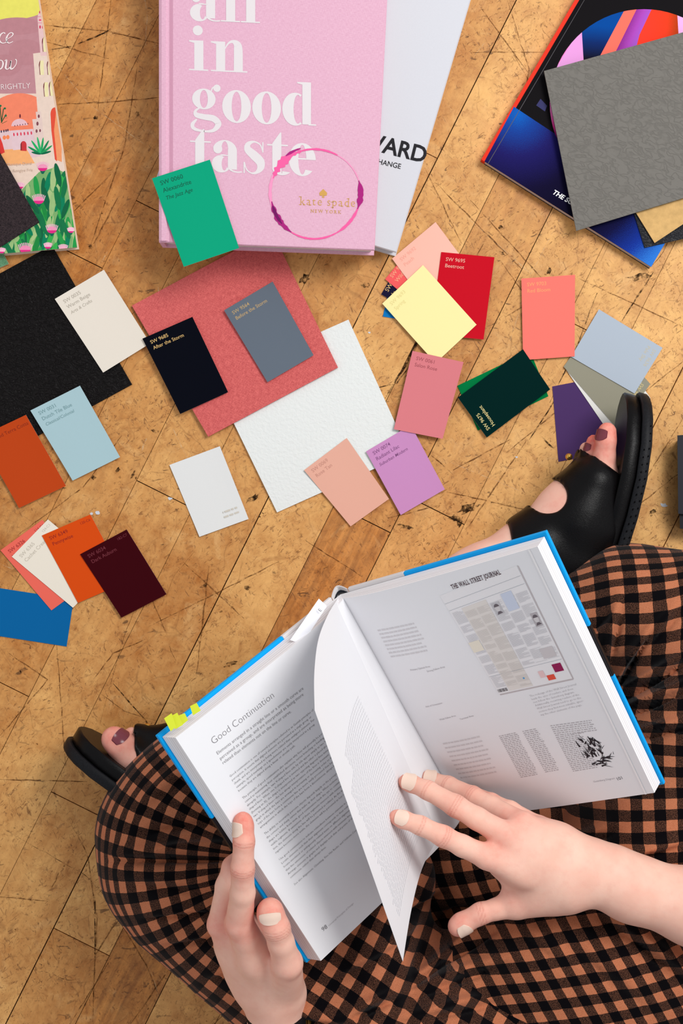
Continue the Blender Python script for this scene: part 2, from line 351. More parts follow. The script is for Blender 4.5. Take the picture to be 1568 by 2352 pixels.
card('lilac purple paint card between the tan pink and the dusky rose cards', [(840, 1037), (943, 976), (1021, 1124), (920, 1183)], [.0040, .0040, .0026, .0026], (200, 140, 190), ['SW 0074', 'Radiant Lilac', 'Suburban Modern'], (128, 76, 124))
card('dusky rose paint card touching the yellow card and the corner of the white sheet', [(947, 806), (1064, 832), (1016, 1008), (904, 986)], .0050, (214, 122, 128), ['SW 0061', 'Salon Rose'], (160, 76, 84))
# fan under the yellow card
card('bright blue paint card of which one corner shows under the yellow card', [(900, 632), (1086, 664), (1065, 759), (879, 727)], .0005, (0, 116, 186), curl=0)
card('dark navy paint card whose tip shows left of the yellow card', [(875, 676), (937, 571), (1100, 668), (1040, 771)], .0011, (26, 24, 52), ['SW 9', 'In'], GOLD, curl=0, ly=.06, tsz=.0055)
card('coral red paint card showing a corner between the peach and yellow cards', [(884, 641), (963, 548), (1107, 668), (1030, 763)], .0017, (238, 92, 92), ['SW 9694', 'Wild Poppy'], (240, 168, 130), curl=0, ly=.06, tsz=.005)
card('pale peach paint card under the deep red and yellow cards', [(900, 594), (1000, 510), (1113, 663), (1013, 747)], .0023, (248, 184, 166), ['SW 9692', 'Peach'], (236, 160, 142), curl=0)
card('deep red paint card partly under the yellow card', [(1013, 579), (1135, 591), (1110, 780), (988, 768)], .0029, (196, 2, 28), ['SW 9695', 'Beetroot'], (226, 170, 150), curl=.0006)
card('pale yellow paint card on top of the fanned red, peach and blue cards', [(877.5, 697.5), (971, 609), (1094, 746), (1000, 834)], .0037, (246, 232, 164), ['SW 9693', 'Spring'], (226, 210, 140), curl=.0006)
# right group
card('bright green paint card mostly covered by the dark green card', [(1097, 989), (1050, 886), (1217, 806), (1259, 910)], .0004, (0, 118, 62), curl=0)
card('bright coral orange paint card standing upright right of the deep red card', [(1197, 640), (1320, 631.5), (1319, 818.6), (1201, 827)], .0028, (255, 118, 106), ['SW 9703', 'Red Bloom'], (236, 156, 104), curl=.0006)
card('very dark green paint card on top of the bright green card', [(1117.5, 1005), (1051, 913), (1200.5, 802), (1263, 894.5)], .0038, (0, 34, 32), ['SW 9675', 'Houseplant'], (222, 206, 140), curl=.0004)
card('deep purple paint card under the toes of the sandal', [(1268, 887.6), (1390, 864), (1404, 1037), (1282, 1060.5)], .0003, (74, 48, 98), curl=0)
card('plain white paint card showing as a sliver under the sage grey card', [(1299, 848), (1386, 757), (1493, 914), (1406, 1005)], .0009, (226, 224, 218), curl=0)
card('sage grey green paint card between the pale blue grey and white cards', [(1493, 882), (1418, 986), (1294, 842), (1369, 738)], .0015, (146, 142, 124), ['SW 9604', 'Sage'], (206, 186, 130), curl=0)
card('pale blue grey paint card on top of the fan above the sandal toe', [(1521, 799), (1456.5, 904), (1311, 819.6), (1375, 710.5)], .0021, (172, 182, 194), ['SW 9636', 'Pale Sky'], (190, 182, 160), curl=.0004)
# bottom left group
card('strong blue paint card at the left edge below the other cards', [(-35, 1456), (-19, 1348), (169, 1377), (153, 1485)], .0003, (0, 96, 156), curl=0)
card('salmon pink paint card under the cream card at the left edge', [(1, 1264), (97, 1194), (214, 1332), (118, 1402)], .0009, (234, 104, 88), ['SW 6326', 'Henna Shade'], (160, 44, 44), curl=0, code='114-C4')
card('warm cream paint card fanned between the salmon and orange cards', [(27, 1278.6), (110, 1193), (250, 1310), (167.5, 1396)], .0015, (234, 224, 208), ['SW 6365', 'Cachet Cream'], (196, 186, 170), curl=0, code='124-C1')
card('vivid orange paint card under the dark maroon card', [(96, 1230), (207.6, 1181.6), (290, 1337), (179, 1385)], .0021, (214, 74, 10), ['SW 6349', 'Pennywise'], (150, 34, 20), curl=.0003, code='120-C6')
card('dark maroon paint card on the right end of the fan below the terracotta card', [(184, 1273), (291, 1216), (382.5, 1365), (279, 1418.7)], .0029, (58, 6, 14), ['SW 6034', 'Dark Auburn'], (112, 42, 52), curl=.0006, code='182-C7')

# sheets and swatches
def swatch(name, label, cat, q, zs, th, m, mside=None, curl=0., n=9):
    mb = MB(); sheet(mb, q, zs, th, m, mside, curl, n, n); return tag(mb.build(name), label, cat)
swatch('leather_swatch', 'large black grained leather swatch on the floor at the left edge', 'leather swatch', [(-314, 799), (119, 563), (303, 883), (-130, 1119)], [.0002] * 4, .0016, leather('black_leather', (15, 11, 11), 330, .8, .55, .3), curl=0)
swatch('textured_paper_sheet', 'rough white textured paper sheet half under the coral sheet', 'paper sheet', [(488, 872), (800, 734), (939, 1041), (636, 1177)], [.0003] * 4, .0022, rough_paper('cold_press_paper', (228, 230, 227)))
swatch('coral_sheet', 'coral red cloth covered sheet under the navy and slate grey cards', 'fabric sheet', [(302.5, 702), (624, 530), (776, 844), (478, 1003)], [.0012, .0018, .0036, .0034], .0018, weave('coral_cloth', (190, 84, 84), (224, 112, 108), 1500, rot=.45), curl=0)
swatch('fabric_swatch', 'dark brown black woven fabric swatch on top of the illustrated book', 'fabric swatch', [(-220, 460), (-60, 245), (90, 510), (-90, 625)], [.0128] * 4, .0016, weave('dark_linen', (30, 26, 28), (66, 54, 56), 1700, rot=.5))
swatch('fabric_swatch', 'green woven fabric swatch peeping out below the illustrated book', 'fabric swatch', [(-120, 470), (-60, 450), (20, 606), (-75, 645)], [.0018] * 4, .0014, weave('green_linen', (70, 122, 86), (120, 164, 128), 1700, rot=.5), M('cream_edge', (222, 214, 190)))
swatch('leather_swatch', 'large grey grained leather swatch lying across the dark magazine', 'leather swatch', [(1249, 163), (1640, 54), (1722, 408), (1323, 530)], [.0175, .0160, .016, .0155], .0018, leather('grey_leather', (116, 112, 106), 190, .42, .6, .2, .0008), curl=0)
swatch('suede_swatch', 'tan suede swatch whose corner shows under the grey leather swatch', 'leather swatch', [(1440, 456), (1610, 380), (1660, 454), (1503, 558)], [.0125] * 4, .0012, M('tan_suede', (206, 166, 108), .9, .1, .12, 160, .2))
swatch('leather_swatch', 'black leather swatch under the tan suede corner', 'leather swatch', [(1440, 440), (1620, 380), (1650, 530), (1480, 569)], [.0106] * 4, .0012, leather('charcoal_leather', (36, 36, 40), 420, .6, .5, .4))

# ------------------------------------------------------------ closed books
def slab_book(name, label, q, z0, z1, mcover, mpage, spine=None, inset=.003, cover_t=.0025, hard=True, spine_mat=None):
    """q px corners (TL,TR,BR,BL) of top cover at z1; spine on the left (TL-BL) side"""
    o = empty(name, tuple(P(*np.mean(q, axis=0), z0)), label, 'book')
    c = [P(a[0], a[1], z1)[:2] for a in q]; ctr = np.mean(c, axis=0)
    def ring(z, ins=0., off=(0, 0)):
        r = []
        for i, p in enumerate(c):
            e1 = (c[(i + 1) % 4] - p); e2 = (c[i - 1] - p); e1 = e1 / np.linalg.norm(e1); e2 = e2 / np.linalg.norm(e2)
            r.append((*(p + (e1 + e2) * ins), z))
        return r
    mb = MB()
    mb.box(ring(z0) + ring(z0 + cover_t), mcover); top = MB()
    # top board with slightly rounded rim
    k = cover_t
    R0, R1, R2 = ring(z1 - k), ring(z1 - k * .35), ring(z1, .0008)
    top.add(R0 + R1 + R2, [(3, 2, 1, 0)] + [(i, (i + 1) % 4, 4 + (i + 1) % 4, 4 + i) for i in range(4)] + [(4 + i, 4 + (i + 1) % 4, 8 + (i + 1) % 4, 8 + i) for i in range(4)] + [(8, 9, 10, 11)], mcover)
    e = np.array(c[1]) - c[0]; e /= np.linalg.norm(e)
    sp = [(*c[0], z0), (*(c[0] + e * .004), z0), (*(c[3] + e * .004), z0), (*c[3], z0)]
    top.box(sp + [(x, y, z1 - .0006) for x, y, _ in sp], spine_mat or mcover)
    pg = MB(); pg.box(ring(z0 + cover_t + .0002, inset) + ring(z1 - k - .0002, inset), mpage)
    b1 = mb.build('back_cover', o); b2 = pg.build('page_block', o)
    return o, top
def page_edges(name, rgb, ax=2, sc_=1500, amp=.16):
    t = NT(name); co = t.n('ShaderNodeTexCoord').outputs['Object']; s_ = [2, 2, 2]; s_[ax] = sc_
    c = lin(rgb); n = t.noise(t.mapping(co, tuple(s_)), 1, 3, .7); t.l(t.mix(t.range(n, .35, .65), tuple(x * (1 - amp * 1.6) for x in c[:3]) + (1,), c), t.b.inputs['Base Color']); spec(t.b, .8, .1); return t.m
PE = page_edges('page_edges', (235, 230, 222))
def strip_fn(c, z):  # px -> world at height z
    return lambda pts: np.array([P(x, y, z) for x, y in pts])
# white book (FORWARD ... CHANGE)
WH = M('white_cover', (208, 208, 214), .5, .3, .012, 700)
qw = [(555, -150), (1124, -150), (910, 582), (330, 398)]
wz = .024
o, top = slab_book('white_book', 'white book with black title letters lying under the pink book', [(600, -290), (1165, -290), (910, 580), (356, 416)], 0., wz, WH, PE, cover_t=.003)
ang = math.radians(14); ex_ = np.array([math.cos(ang), -math.sin(ang)]); ey_ = np.array([math.sin(ang), math.cos(ang)])
def surf_at(px, py, z, rot):
    p0 = P(px, py, z); r = math.radians(rot); a = np.array([math.cos(r), math.sin(r), 0]); b = np.array([-math.sin(r), math.cos(r), 0])
    return lambda x, y: p0 + np.asarray(x)[..., None] * a + np.asarray(y)[..., None] * b
BK = M('print_black', (26, 24, 30), .45, .3)
v, _f = text2d('FORWARD', .025); wF = v[:, 0].max(); v2, _f = text2d('FOR', .025); 
sz = .0208; kx = (101 * S * .984) / (text2d('ARD', .025)[0][:, 0].max() * sz)
fn = surf_at(975, 374, wz + .0002, -14)
put_text(top, 'FORWARD', lambda x, y: fn((x / 1 - wF * sz) * kx, y), BK, size=sz, off=.022)
v, _f = text2d('CHANGE', .01); fn2 = surf_at(919, 388, wz + .0002, -13)
put_text(top, 'CHANGE', lambda x, y: fn2((x - v[:, 0].max() * .0066) * .95, y), BK, size=.0066, off=.01)
top.build('front_cover', o)
# pink book
t = NT('pink_cloth'); co = t.n('ShaderNodeTexCoord').outputs['Object']
a_ = t.noise(t.mapping(co, (2600, 350, 1), rot=(0, 0, .5)), 1, 2); b_ = t.noise(t.mapping(co, (300, 2400, 1)), 1, 2)
f_ = t.range(t.math('ADD', a_, b_), .7, 1.3); t.l(t.mix(f_, lin((214, 162, 184)), lin((230, 184, 203))), t.b.inputs['Base Color']); spec(t.b, .85, .12); t.bump(f_, .25, .0003); PINK = t.m
pz = .055
QP = [(364.5, -180), (898, -180), (860, 575), (365, 556)]
o, top = slab_book('pink_book', 'pink cloth covered hardback with large white title and a wine ring print', QP, .0245, pz, PINK, PE, cover_t=.003)
def pk(x, y, dz=.00012): return P(x, y, pz + dz)
# joint groove: raised spine strip beside a flat darker band that paints its shade
RZ = [(364.5, -180), (385, -180), (384, 556.8), (365, 556)]
for (xa, xb, h0, h1) in ((365, 371, 0., .0016), (371, 381, .0016, .0016), (381, 386, .0016, 0)):
    top.add([P(xa, -175, pz + h0), P(xb, -175, pz + h1), P(xb, 553, pz + h1), P(xa, 553, pz + h0)], [(3, 2, 1, 0)], PINK)
top.add([P(365, 553, pz), P(371, 553, pz + .0016), P(381, 553, pz + .0016), P(386, 553, pz)], [(0, 1, 2, 3)], PINK)
GR = M('groove_shade', (200, 146, 168), .85, .1, .03, 900)
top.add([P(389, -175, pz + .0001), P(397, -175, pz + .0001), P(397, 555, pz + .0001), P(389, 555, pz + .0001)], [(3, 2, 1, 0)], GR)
FOIL = M('title_white', (224, 216, 217), .7, .2, .01, 1500)
class Letters:
    """didone letters, px units, y up from the baseline"""
    def __init__(s): s.p = []
    def r(s, x0, y0, x1, y1): s.p.append([(x0, y0), (x1, y0), (x1, y1), (x0, y1)])
    def ring(s, cx, cy, rx, ry, ix, iy, a0=0, a1=360, dx=0, dy=0, n=30):
        for i in range(n):
            a, b = [math.radians(a0 + (a1 - a0) * j / n) for j in (i, i + 1)]
            s.p.append([(cx + rx * math.cos(a), cy + ry * math.sin(a)), (cx + rx * math.cos(b), cy + ry * math.sin(b)), (cx + dx + ix * math.cos(b), cy + dy + iy * math.sin(b)), (cx + dx + ix * math.cos(a), cy + dy + iy * math.sin(a))])
    def br(s, x, pts, ws, n=7):
        pts = np.array(pts, float); cs = []; wv = []
        for i in range(len(pts) - 1):
            p0, p1, p2, p3 = pts[max(i - 1, 0)], pts[i], pts[i + 1], pts[min(i + 2, len(pts) - 1)]
            for k in range(n):
                t_ = k / n; cs.append(.5 * (2 * p1 + (p2 - p0) * t_ + (2 * p0 - 5 * p1 + 4 * p2 - p3) * t_ ** 2 + (3 * p1 - p0 - 3 * p2 + p3) * t_ ** 3)); wv.append(ws[i] * (1 - t_) + ws[i + 1] * t_)
        cs.append(pts[-1]); wv.append(ws[-1]); E_ = []
        for i, c_ in enumerate(cs):
            d = cs[min(i + 1, len(cs) - 1)] - cs[max(i - 1, 0)]; n_ = np.array([-d[1], d[0]]) / (np.linalg.norm(d) + 1e-9); E_.append((c_ + n_ * wv[i] / 2 + [x, 0], c_ - n_ * wv[i] / 2 + [x, 0]))
        for (a, b_), (c, d) in zip(E_[:-1], E_[1:]): s.p.append([tuple(a), tuple(c), tuple(d), tuple(b_)])
    def dot(s, cx, cy, r_): s.p.append(ell(cx, cy, r_, r_, 20))
    def st(s, x, h, w_=21, flag=True, foot=True, fl=12):
        s.r(x, 0, x + w_, h)
        if flag: s.p.append([(x - fl, h - 3), (x, h - 6), (x, h), (x - fl, h)])
        if foot: s.r(x - fl, 0, x + w_ + fl - 1, 3.2)
    def g_i(s, x): s.st(x + 12, 69); s.dot(x + 20, 92, 11.5); return x + 50
    def g_l(s, x): s.st(x + 12, 100); return x + 46
    def g_n(s, x):
        s.st(x + 12, 69); s.br(x, [(32, 52), (40, 65), (50, 70), (60, 64), (63, 50), (63, 0)], [2, 4, 7, 17, 20, 21]); s.r(x + 43, 0, x + 84, 3.2); return x + 90
    def g_o(s, x): s.ring(x + 33, 36, 33, 38, 11, 34); return x + 69
    def g_a(s, x):
        s.ring(x + 22, 18, 22, 20, 6, 15, 90, 330, dx=7); s.r(x + 37, 6, x + 58, 52); s.ring(x + 30, 48, 28, 25, 8, 22, 0, 165, dx=0); s.dot(x + 14, 52, 10.5); s.ring(x + 26, 36, 12, 4, 12, 1, 60, 120); s.r(x + 22, 36.5, x + 40, 39); s.ring(x + 60, 10, 22, 11, 16, 8, 180, 300); return x + 71
    def g_s(s, x):
        s.br(x, [(46, 52), (40, 66), (26, 72), (13, 66), (12, 54), (26, 41), (40, 27), (41, 13), (32, 2), (20, 0), (9, 8), (4, 24)], [3, 3, 4, 11, 17, 21, 21, 16, 7, 3, 3, 3]); s.r(x + 45, 48, x + 48, 72); s.r(x + 2, -1, x + 5, 25); return x + 56
    def g_t(s, x):
        s.p.append([(x + 12, 12), (x + 33, 12), (x + 33, 96), (x + 30, 96), (x + 12, 70)]); s.r(x, 65, x + 48, 68.5); s.ring(x + 34, 13, 22, 15, 1, 11, 180, 330); return x + 50
    def g_e(s, x):
        s.ring(x + 31, 36, 31, 38, 9, 34, 0, 318, n=40); s.r(x + 20, 36, x + 61, 39.5); s.ring(x + 31, 36, 31, 38, 9, 34, 0, 30, n=8); return x + 64
    def g_d(s, x): s.ring(x + 30, 36, 30, 38, 10, 33, 60, 300, dx=6); s.r(x + 46, 2, x + 66, 99); s.p.append([(x + 34, 96), (x + 46, 93), (x + 46, 99), (x + 34, 99)]); s.r(x + 60, 0, x + 78, 3.2); return x + 78
    def g_g(s, x):
        s.ring(x + 30, 50, 27, 24, 9, 20.5); s.br(x, [(20, 29), (11, 22), (13, 13), (30, 9), (52, 6), (63, -6), (52, -21), (30, -24), (8, -19), (4, -9), (14, 3)], [3, 6, 12, 13, 15, 15, 8, 4, 8, 9, 3]); s.br(x, [(46, 66), (50, 76), (58, 80)], [3, 3, 4]); s.dot(x + 60, 76, 8.5); return x + 72
LZ = [0]
def cover_word(word, x0, base):
    L = Letters(); x = 0
    for ch in word: x = getattr(L, 'g_' + ch)(x)
    for p in L.p:
        LZ[0] += 1; q = [pk(x0 + a, base - b + .045 * a, .0001 + (LZ[0] % 130) * 1.2e-6) for a, b in p]; ar = sum(p[i - 1][0] * p[i][1] - p[i][0] * p[i - 1][1] for i in range(len(p))); top.add(q if ar > 0 else q[::-1], [range(len(p))], FOIL)
cover_word('all', 436, 46); cover_word('in', 434, 161); cover_word('good', 438, 276); cover_word('taste', 436, 391)
# wine ring
def ring_band(a0, a1, w0, w1, m, rad=103., jit=.6, dr=0., n=None, dz=.0003):
    dz = dz + .00004
    n = n or max(6, int(abs(a1 - a0) / 3)); O = []; I = []
    for i in range(n + 1):
        t_ = i / n; a = math.radians(a0 + (a1 - a0) * t_); w_ = (w0 + (w1 - w0) * math.sin(math.pi * t_)) * random.uniform(1 - jit * .4, 1 + jit * .4)
        r_ = rad + dr + 1.2 * math.sin(a * 3 + 1)
        O.append(pk(724 + (r_ + w_ * .5) * math.cos(a), 445 - (r_ + w_ * .5) * math.sin(a), dz)); I.append(pk(724 + (r_ - w_ * .5) * math.cos(a), 445 - (r_ - w_ * .5) * math.sin(a), dz))
    top.grid([O, I], m)
w1m = M('wine_pale', (246, 150, 190), .8); w2m = M('wine_pink', (240, 96, 158), .8); w3m = M('wine_magenta', (168, 36, 120), .8); w4m = M('wine_dark', (112, 24, 92), .8)
ring_band(0, 360, 2.2, 2.2, w1m, n=120); ring_band(60, 110, 2.5, 5, w2m, dz=.00035); ring_band(150, 200, 4, 7, w1m, dr=2, dz=.00035); ring_band(108, 160, 3, 17, w2m, jit=1.4, dz=.0004); ring_band(108, 128, 2, 6, w3m, dr=6, dz=.00045)
ring_band(190, 238, 3, 13, w3m, jit=.9, dz=.0004); ring_band(196, 222, 2, 9, w4m, dz=.00045, jit=.8); ring_band(-20, 17, 2, 13, w3m, jit=.9, dz=.0004); ring_band(-60, -18, 3, 7, w2m, dz=.00035); ring_band(236, 300, 2.5, 4.5, w2m, dz=.00035)
# spade and publisher lines
GF = M('gold_foil', (208, 160, 84), .35, .5, metal=.35)
sp_ = [(742, 434), (751, 443), (750, 449), (745, 450), (743, 448), (745, 454), (739, 454), (741, 448), (739, 450), (734, 449), (733, 443)]
top.add([pk(x, y, .0003) for x, y in sp_][::-1], [range(len(sp_))], GF)
def serif_feet(mb, st, fn, m, size, off, sx, ls=0.):
    """small roman lettering: every letter gets thin foot and head serifs"""
    x = 0.
    for ch in st:
        if ch == ' ': x += size * .32 * sx; continue
        v, f = text2d(ch, off); wd_ = v[:, 0].max(); hh = v[:, 1].max(); put_text(mb, ch, lambda a, b, x=x: fn(a + x, b), m, size=size, off=off, sx=sx)
        t_ = size * .05
        feet = {'T': [(.5, 0)], 'H': [(.12, 0), (.88, 0), (.12, 1), (.88, 1)], 'E': [(.1, 0), (.1, 1)], 'W': [(.05, 1), (.95, 1), (.5, 1)], 'A': [(.05, 0), (.95, 0)], 'L': [(.12, 0), (.12, 1)], 'R': [(.12, 0), (.9, 0), (.1, 1)], 'J': [(.7, 1)], 'U': [(.12, 1), (.88, 1)], 'N': [(.12, 0), (.1, 1), (.88, 1)],
                'k': [(.12, 0), (.9, 0), (.05, 1)], 'p': [(.12, -.3), (.05, .75)], 'd': [(.9, 0), (.8, 1)], 'a': [(.9, 0)], 'Y': [(.5, 0), (.05, 1), (.95, 1)], 'K': [(.12, 0), (.9, 0), (.12, 1), (.9, 1)], 'S': [], 't': []}.get(ch, [])
        for fx, fy in feet:
            cx = x + wd_ * size * sx * fx; cy = hh * size * fy; e = size * .12 * sx; q = np.array([(cx - e, cy - t_ * .5), (cx + e, cy - t_ * .5), (cx + e, cy + t_ * .5), (cx - e, cy + t_ * .5)])
            mb.poly(fn(q[:, 0], q[:, 1]), m)
        x += wd_ * size * sx + size * .1 * sx + ls
    return x
serif_feet(top, 'kate spade', surf_at(688, 470, pz + .0003, -2.2), GF, .0104, -.012, .9, .0005)
serif_feet(top, 'NEW YORK', surf_at(713, 488, pz + .0003, -2.2), GF, .0040, 0., .95, .0008)
top.build('front_cover', o)

card('emerald green paint card lying on the lower left corner of the pink book', [(349, 410), (482, 367), (549, 570), (422, 613)], .0569, (0, 158, 118), ['SW 0060', 'Alexandrite', 'The Jazz Age'], (0, 88, 66), curl=.0008, tsz=.0056)

# illustrated book, top left
IC = M('illus_cream', (226, 200, 182), .55, .3)
iz = .0125; QI = [(-430, 40 + 0), (88, -20), (177, 567), (-350, 612)]
QI = [(-430, 20), (86, -12), (177, 568), (-350, 613)]
o, top = slab_book('illustrated_book', 'illustrated picture book with a painted desert town and cacti at the left edge', QI, 0., iz, IC, page_edges('pale_page_edges', (232, 226, 170)), cover_t=.0016, inset=.0015)
LAY = [0]
def art(pts, rgb, clip=QI, z=iz, name='illus'):
    p = clip_poly(pts, clip)
    if len(p) < 3: return
    LAY[0] += 1; dz = .00005 + LAY[0] * .0000012
    a = sum(p[i - 1][0] * p[i][1] - p[i][0] * p[i - 1][1] for i in range(len(p)))
    if a > 0: p = p[::-1]
    top.add([P(x, y, z + dz) for x, y in p], [range(len(p))], M('%s_%d_%d_%d' % ((name,) + tuple(int(v) for v in rgb)), rgb, .5, .3, .04, 260))
art([(-430, -20), (90, -20), (126, 240), (-430, 240)], (188, 134, 140)); art(ell(20, -140, 190, 186, 60), (228, 220, 100))
for c_ in ((40, 60, 60, 20), (60, 120, 40, 30), (10, 150, 40, 25)): art(ell(*c_), (184, 128, 134))
art([(-430, 215), (130, 215), (180, 620), (-430, 620)], (228, 202, 184))
art(ell(45, 300, 88, 86, 50), (238, 130, 98))
art([(-40, 346), (128, 340), (140, 440), (-60, 440)], (228, 202, 184)); art([(-20, 300), (120, 300), (130, 352), (-20, 380)], (222, 190, 192)); art([(-5, 345), (60, 340), (80, 375), (-5, 382)], (240, 170, 110))
art([(76, 123), (90, 121), (98, 121), (120, 121), (150, 400), (96, 400), (88, 280)], (228, 204, 188)); art([(86, 42), (88, 30), (96, 24), (100, 34), (104, 64), (112, 128), (93, 128)], (226, 188, 186))
art(ell(45, 290, 19, 17, 24, 0, 180, 360), (226, 184, 190)); art([(24, 290), (74, 287), (76, 298), (23, 301)], (238, 128, 96)); art([(24, 300), (76, 296), (78, 340), (30, 345)], (222, 192, 196))
art([(74, 274), (97, 272), (100, 320), (80, 322)], (222, 196, 186)); art([(82, 257), (94, 256), (96, 275), (84, 275)], (222, 196, 186))
for x_, y_ in ((46, 265), (46, 268)): art(ell(x_, y_, 2, 3, 8), (110, 40, 50))
for i in range(6): art(ell(32 + i * 8, 309 - i * .7, 1.8, 4.2, 10, -6), (214, 60, 84))
for i in range(6): art(ell(34 + i * 6, 289 - i, 1., 1.8, 8), (110, 50, 60))
for x_, y_, r_ in ((89, 267, 3), (86, 284, 3.4), (84, 301, 3), (92, 300, 2.6)): art(ell(x_, y_, r_ * .8, r_ * 1.4, 12), (128, 72, 80))
for x_, y_ in ((3, 302), (9, 301), (14, 300), (18, 299)): art(ell(x_, y_, 1.6, 3.4, 8), (60, 40, 60))
for x_, y_ in ((10, 316), (18, 315)): art(ell(x_, y_, 4, 5, 12), (240, 130, 80))
art([(-10, 318), (0, 314), (6, 330), (11, 350), (-2, 356)], (216, 56, 52)); art(ell(54, 333, 7, 9, 14, 0, 180, 360) + [(61, 347), (47, 346)], (200, 52, 56)); art([(47, 331), (50, 326), (50, 345), (47, 345)], (130, 40, 44))
for x_, y_ in ((92, 46), ): art(ell(x_, y_, 3, 2, 10), (222, 70, 110))
for x_, y_ in ((92, 62), (98, 62)): art(ell(x_, y_, 1.8, 4, 10), (206, 40, 80))
art(ell(91, 28, 1.3, 3.5, 8), (206, 60, 100)); art([(87, 38), (98, 38), (98, 39), (87, 39)], (222, 110, 140)); art([(87, 52), (100, 52), (100, 53), (87, 53)], (222, 110, 140))
for x_, y_ in ((100, 102), (93, 155), (111, 155), (103, 205), (116, 203)):
    art([(x_ - 1, y_ - 16), (x_ + 7, y_ - 16), (x_ + 8, y_ + 17), (x_, y_ + 17)], (232, 220, 168)); art([(x_ - 4, y_ - 6), (x_ - 3, y_ - 12), (x_, y_ - 17), (x_ - 1, y_ - 10), (x_ - 2, y_), (x_, y_ + 17), (x_ - 1.6, y_ + 17)], (122, 62, 62))
art(ell(128, 262, 12, 16, 16, 0, 180, 360) + [(142, 372), (126, 366)], (236, 150, 100)); art(ell(125, 262, 9, 15, 16, 0, 180, 300) + [(124, 300), (131, 371), (126, 366), (118, 300)], (222, 78, 56))
# agave and small tree
for a_, l_, c_ in ((-60, 34, (20, 140, 80)), (-35, 38, (30, 168, 92)), (-12, 40, (44, 176, 104)), (8, 38, (30, 160, 90)), (30, 36, (20, 132, 78)), (52, 32, (30, 150, 84)), (-78, 22, (10, 100, 66)), (74, 24, (10, 100, 66))):
    r_ = math.radians(a_); art(ell(94 + l_ * .5 * math.sin(r_), 354 - l_ * .5 * math.cos(r_), 2.6, l_ * .52, 14, a_), c_)
for x0_, y0_, x1_, y1_ in ((3, 282, 8, 250), (3, 282, 14, 262), (3, 278, 0, 245), (8, 272, 18, 270), (4, 284, 16, 278)): art([(x0_ - 1, y0_), (x1_ - 1, y1_), (x1_ + 1, y1_), (x0_ + 1, y0_)], (30, 80, 44))
for x_, y_ in ((11, 249), (13, 266), (1, 243)): art(ell(x_, y_, 3, 2.4, 8), (16, 110, 70))
# cactus leaves
rr = random.Random(5)
art([(20, 470), (60, 425), (90, 395), (125, 385), (155, 400), (180, 470), (180, 600), (-20, 600), (-20, 520)], (120, 168, 104))
leaf_c = [(16, 112, 66), (10, 96, 60), (34, 150, 70), (52, 168, 74), (0, 124, 84), (150, 184, 120), (26, 132, 60), (164, 190, 128)]
for i in range(120):
    x_ = rr.uniform(5, 178); ymin = 575 - max(0, x_ - 10) * 1.25 if x_ < 135 else 400; y_ = rr.uniform(min(560, max(400, ymin)), 590); art(ell(x_, y_, rr.uniform(3.5, 7.5), rr.uniform(16, 34), 14, rr.uniform(-28, 28)), rr.choice(leaf_c))
for x_, y_, h_, a_, c_ in ((60, 445, 22, 20, 4), (64, 445, 24, 0, 7), (84, 430, 26, -8, 2), (100, 432, 24, 0, 1), (110, 420, 26, 12, 4), (122, 412, 28, 2, 7), (133, 402, 28, -12, 1), (148, 430, 26, 10, 0), (105, 455, 30, -14, 1), (120, 470, 28, 6, 5), (132, 455, 28, -10, 0), (88, 490, 30, -30, 0), (75, 470, 26, -35, 1), (150, 480, 24, 20, 1), (100, 520, 28, -30, 0), (150, 525, 26, -25, 0), (60, 520, 26, -35, 4), (140, 550, 22, -20, 2), (115, 550, 24, 20, 3)):
    art(ell(x_, y_, h_ * .24, h_, 16, a_), leaf_c[c_])
for x_, y_, r_ in ((98, 385, 13), (46, 428, 9), (89, 460, 14), (119, 528, 13), (163, 530, 8), (110, 566, 9), (58, 573, 15), (4, 577, 8), (145, 571, 10)):
    art([(x_ - r_ * .5, y_ + r_ * .5), (x_ + r_ * .5, y_ + r_ * .5), (x_ + 2, y_ + r_ * 1.1), (x_ - 2, y_ + r_ * 1.1)], (10, 96, 76)); art(ell(x_, y_, r_ * .85, r_ * .62, 16), (220, 40, 128))
    for k in range(9):
        u_ = (k - 4) / 4; art([(x_ + u_ * r_ * .8 - .8, y_ + 1), (x_ + u_ * r_ * 1.05 - 1, y_ - r_ * (1.05 - .3 * u_ * u_)), (x_ + u_ * r_ * 1.05 + 1, y_ - r_ * (1.05 - .3 * u_ * u_)), (x_ + u_ * r_ * .8 + .8, y_ + 1)], (244, 190, 208))
IW = M('illus_white_ink', (238, 222, 220), .5); IT = M('illus_tan_ink', (206, 180, 160), .5)
# italic serif words, stroked letters: ce / ow
def brush(pts, ws, m, z=iz + .00055):
    pts = np.array(pts, float); n = 8; cs = []; wv = []
    for i in range(len(pts) - 1):
        p0, p1, p2, p3 = pts[max(i - 1, 0)], pts[i], pts[i + 1], pts[min(i + 2, len(pts) - 1)]
        for k in range(n):
            t_ = k / n; cs.append(.5 * (2 * p1 + (p2 - p0) * t_ + (2 * p0 - 5 * p1 + 4 * p2 - p3) * t_ ** 2 + (3 * p1 - p0 - 3 * p2 + p3) * t_ ** 3)); wv.append(ws[i] * (1 - t_) + ws[i + 1] * t_)
    cs.append(pts[-1]); wv.append(ws[-1]); A = []; B = []
    for i, c_ in enumerate(cs):
        d = cs[min(i + 1, len(cs) - 1)] - cs[max(i - 1, 0)]; n_ = np.array([-d[1], d[0]]) / (np.linalg.norm(d) + 1e-9); A.append(P(*(c_ + n_ * wv[i] / 2), z)); B.append(P(*(c_ - n_ * wv[i] / 2), z))
    top.grid([A, B], m)
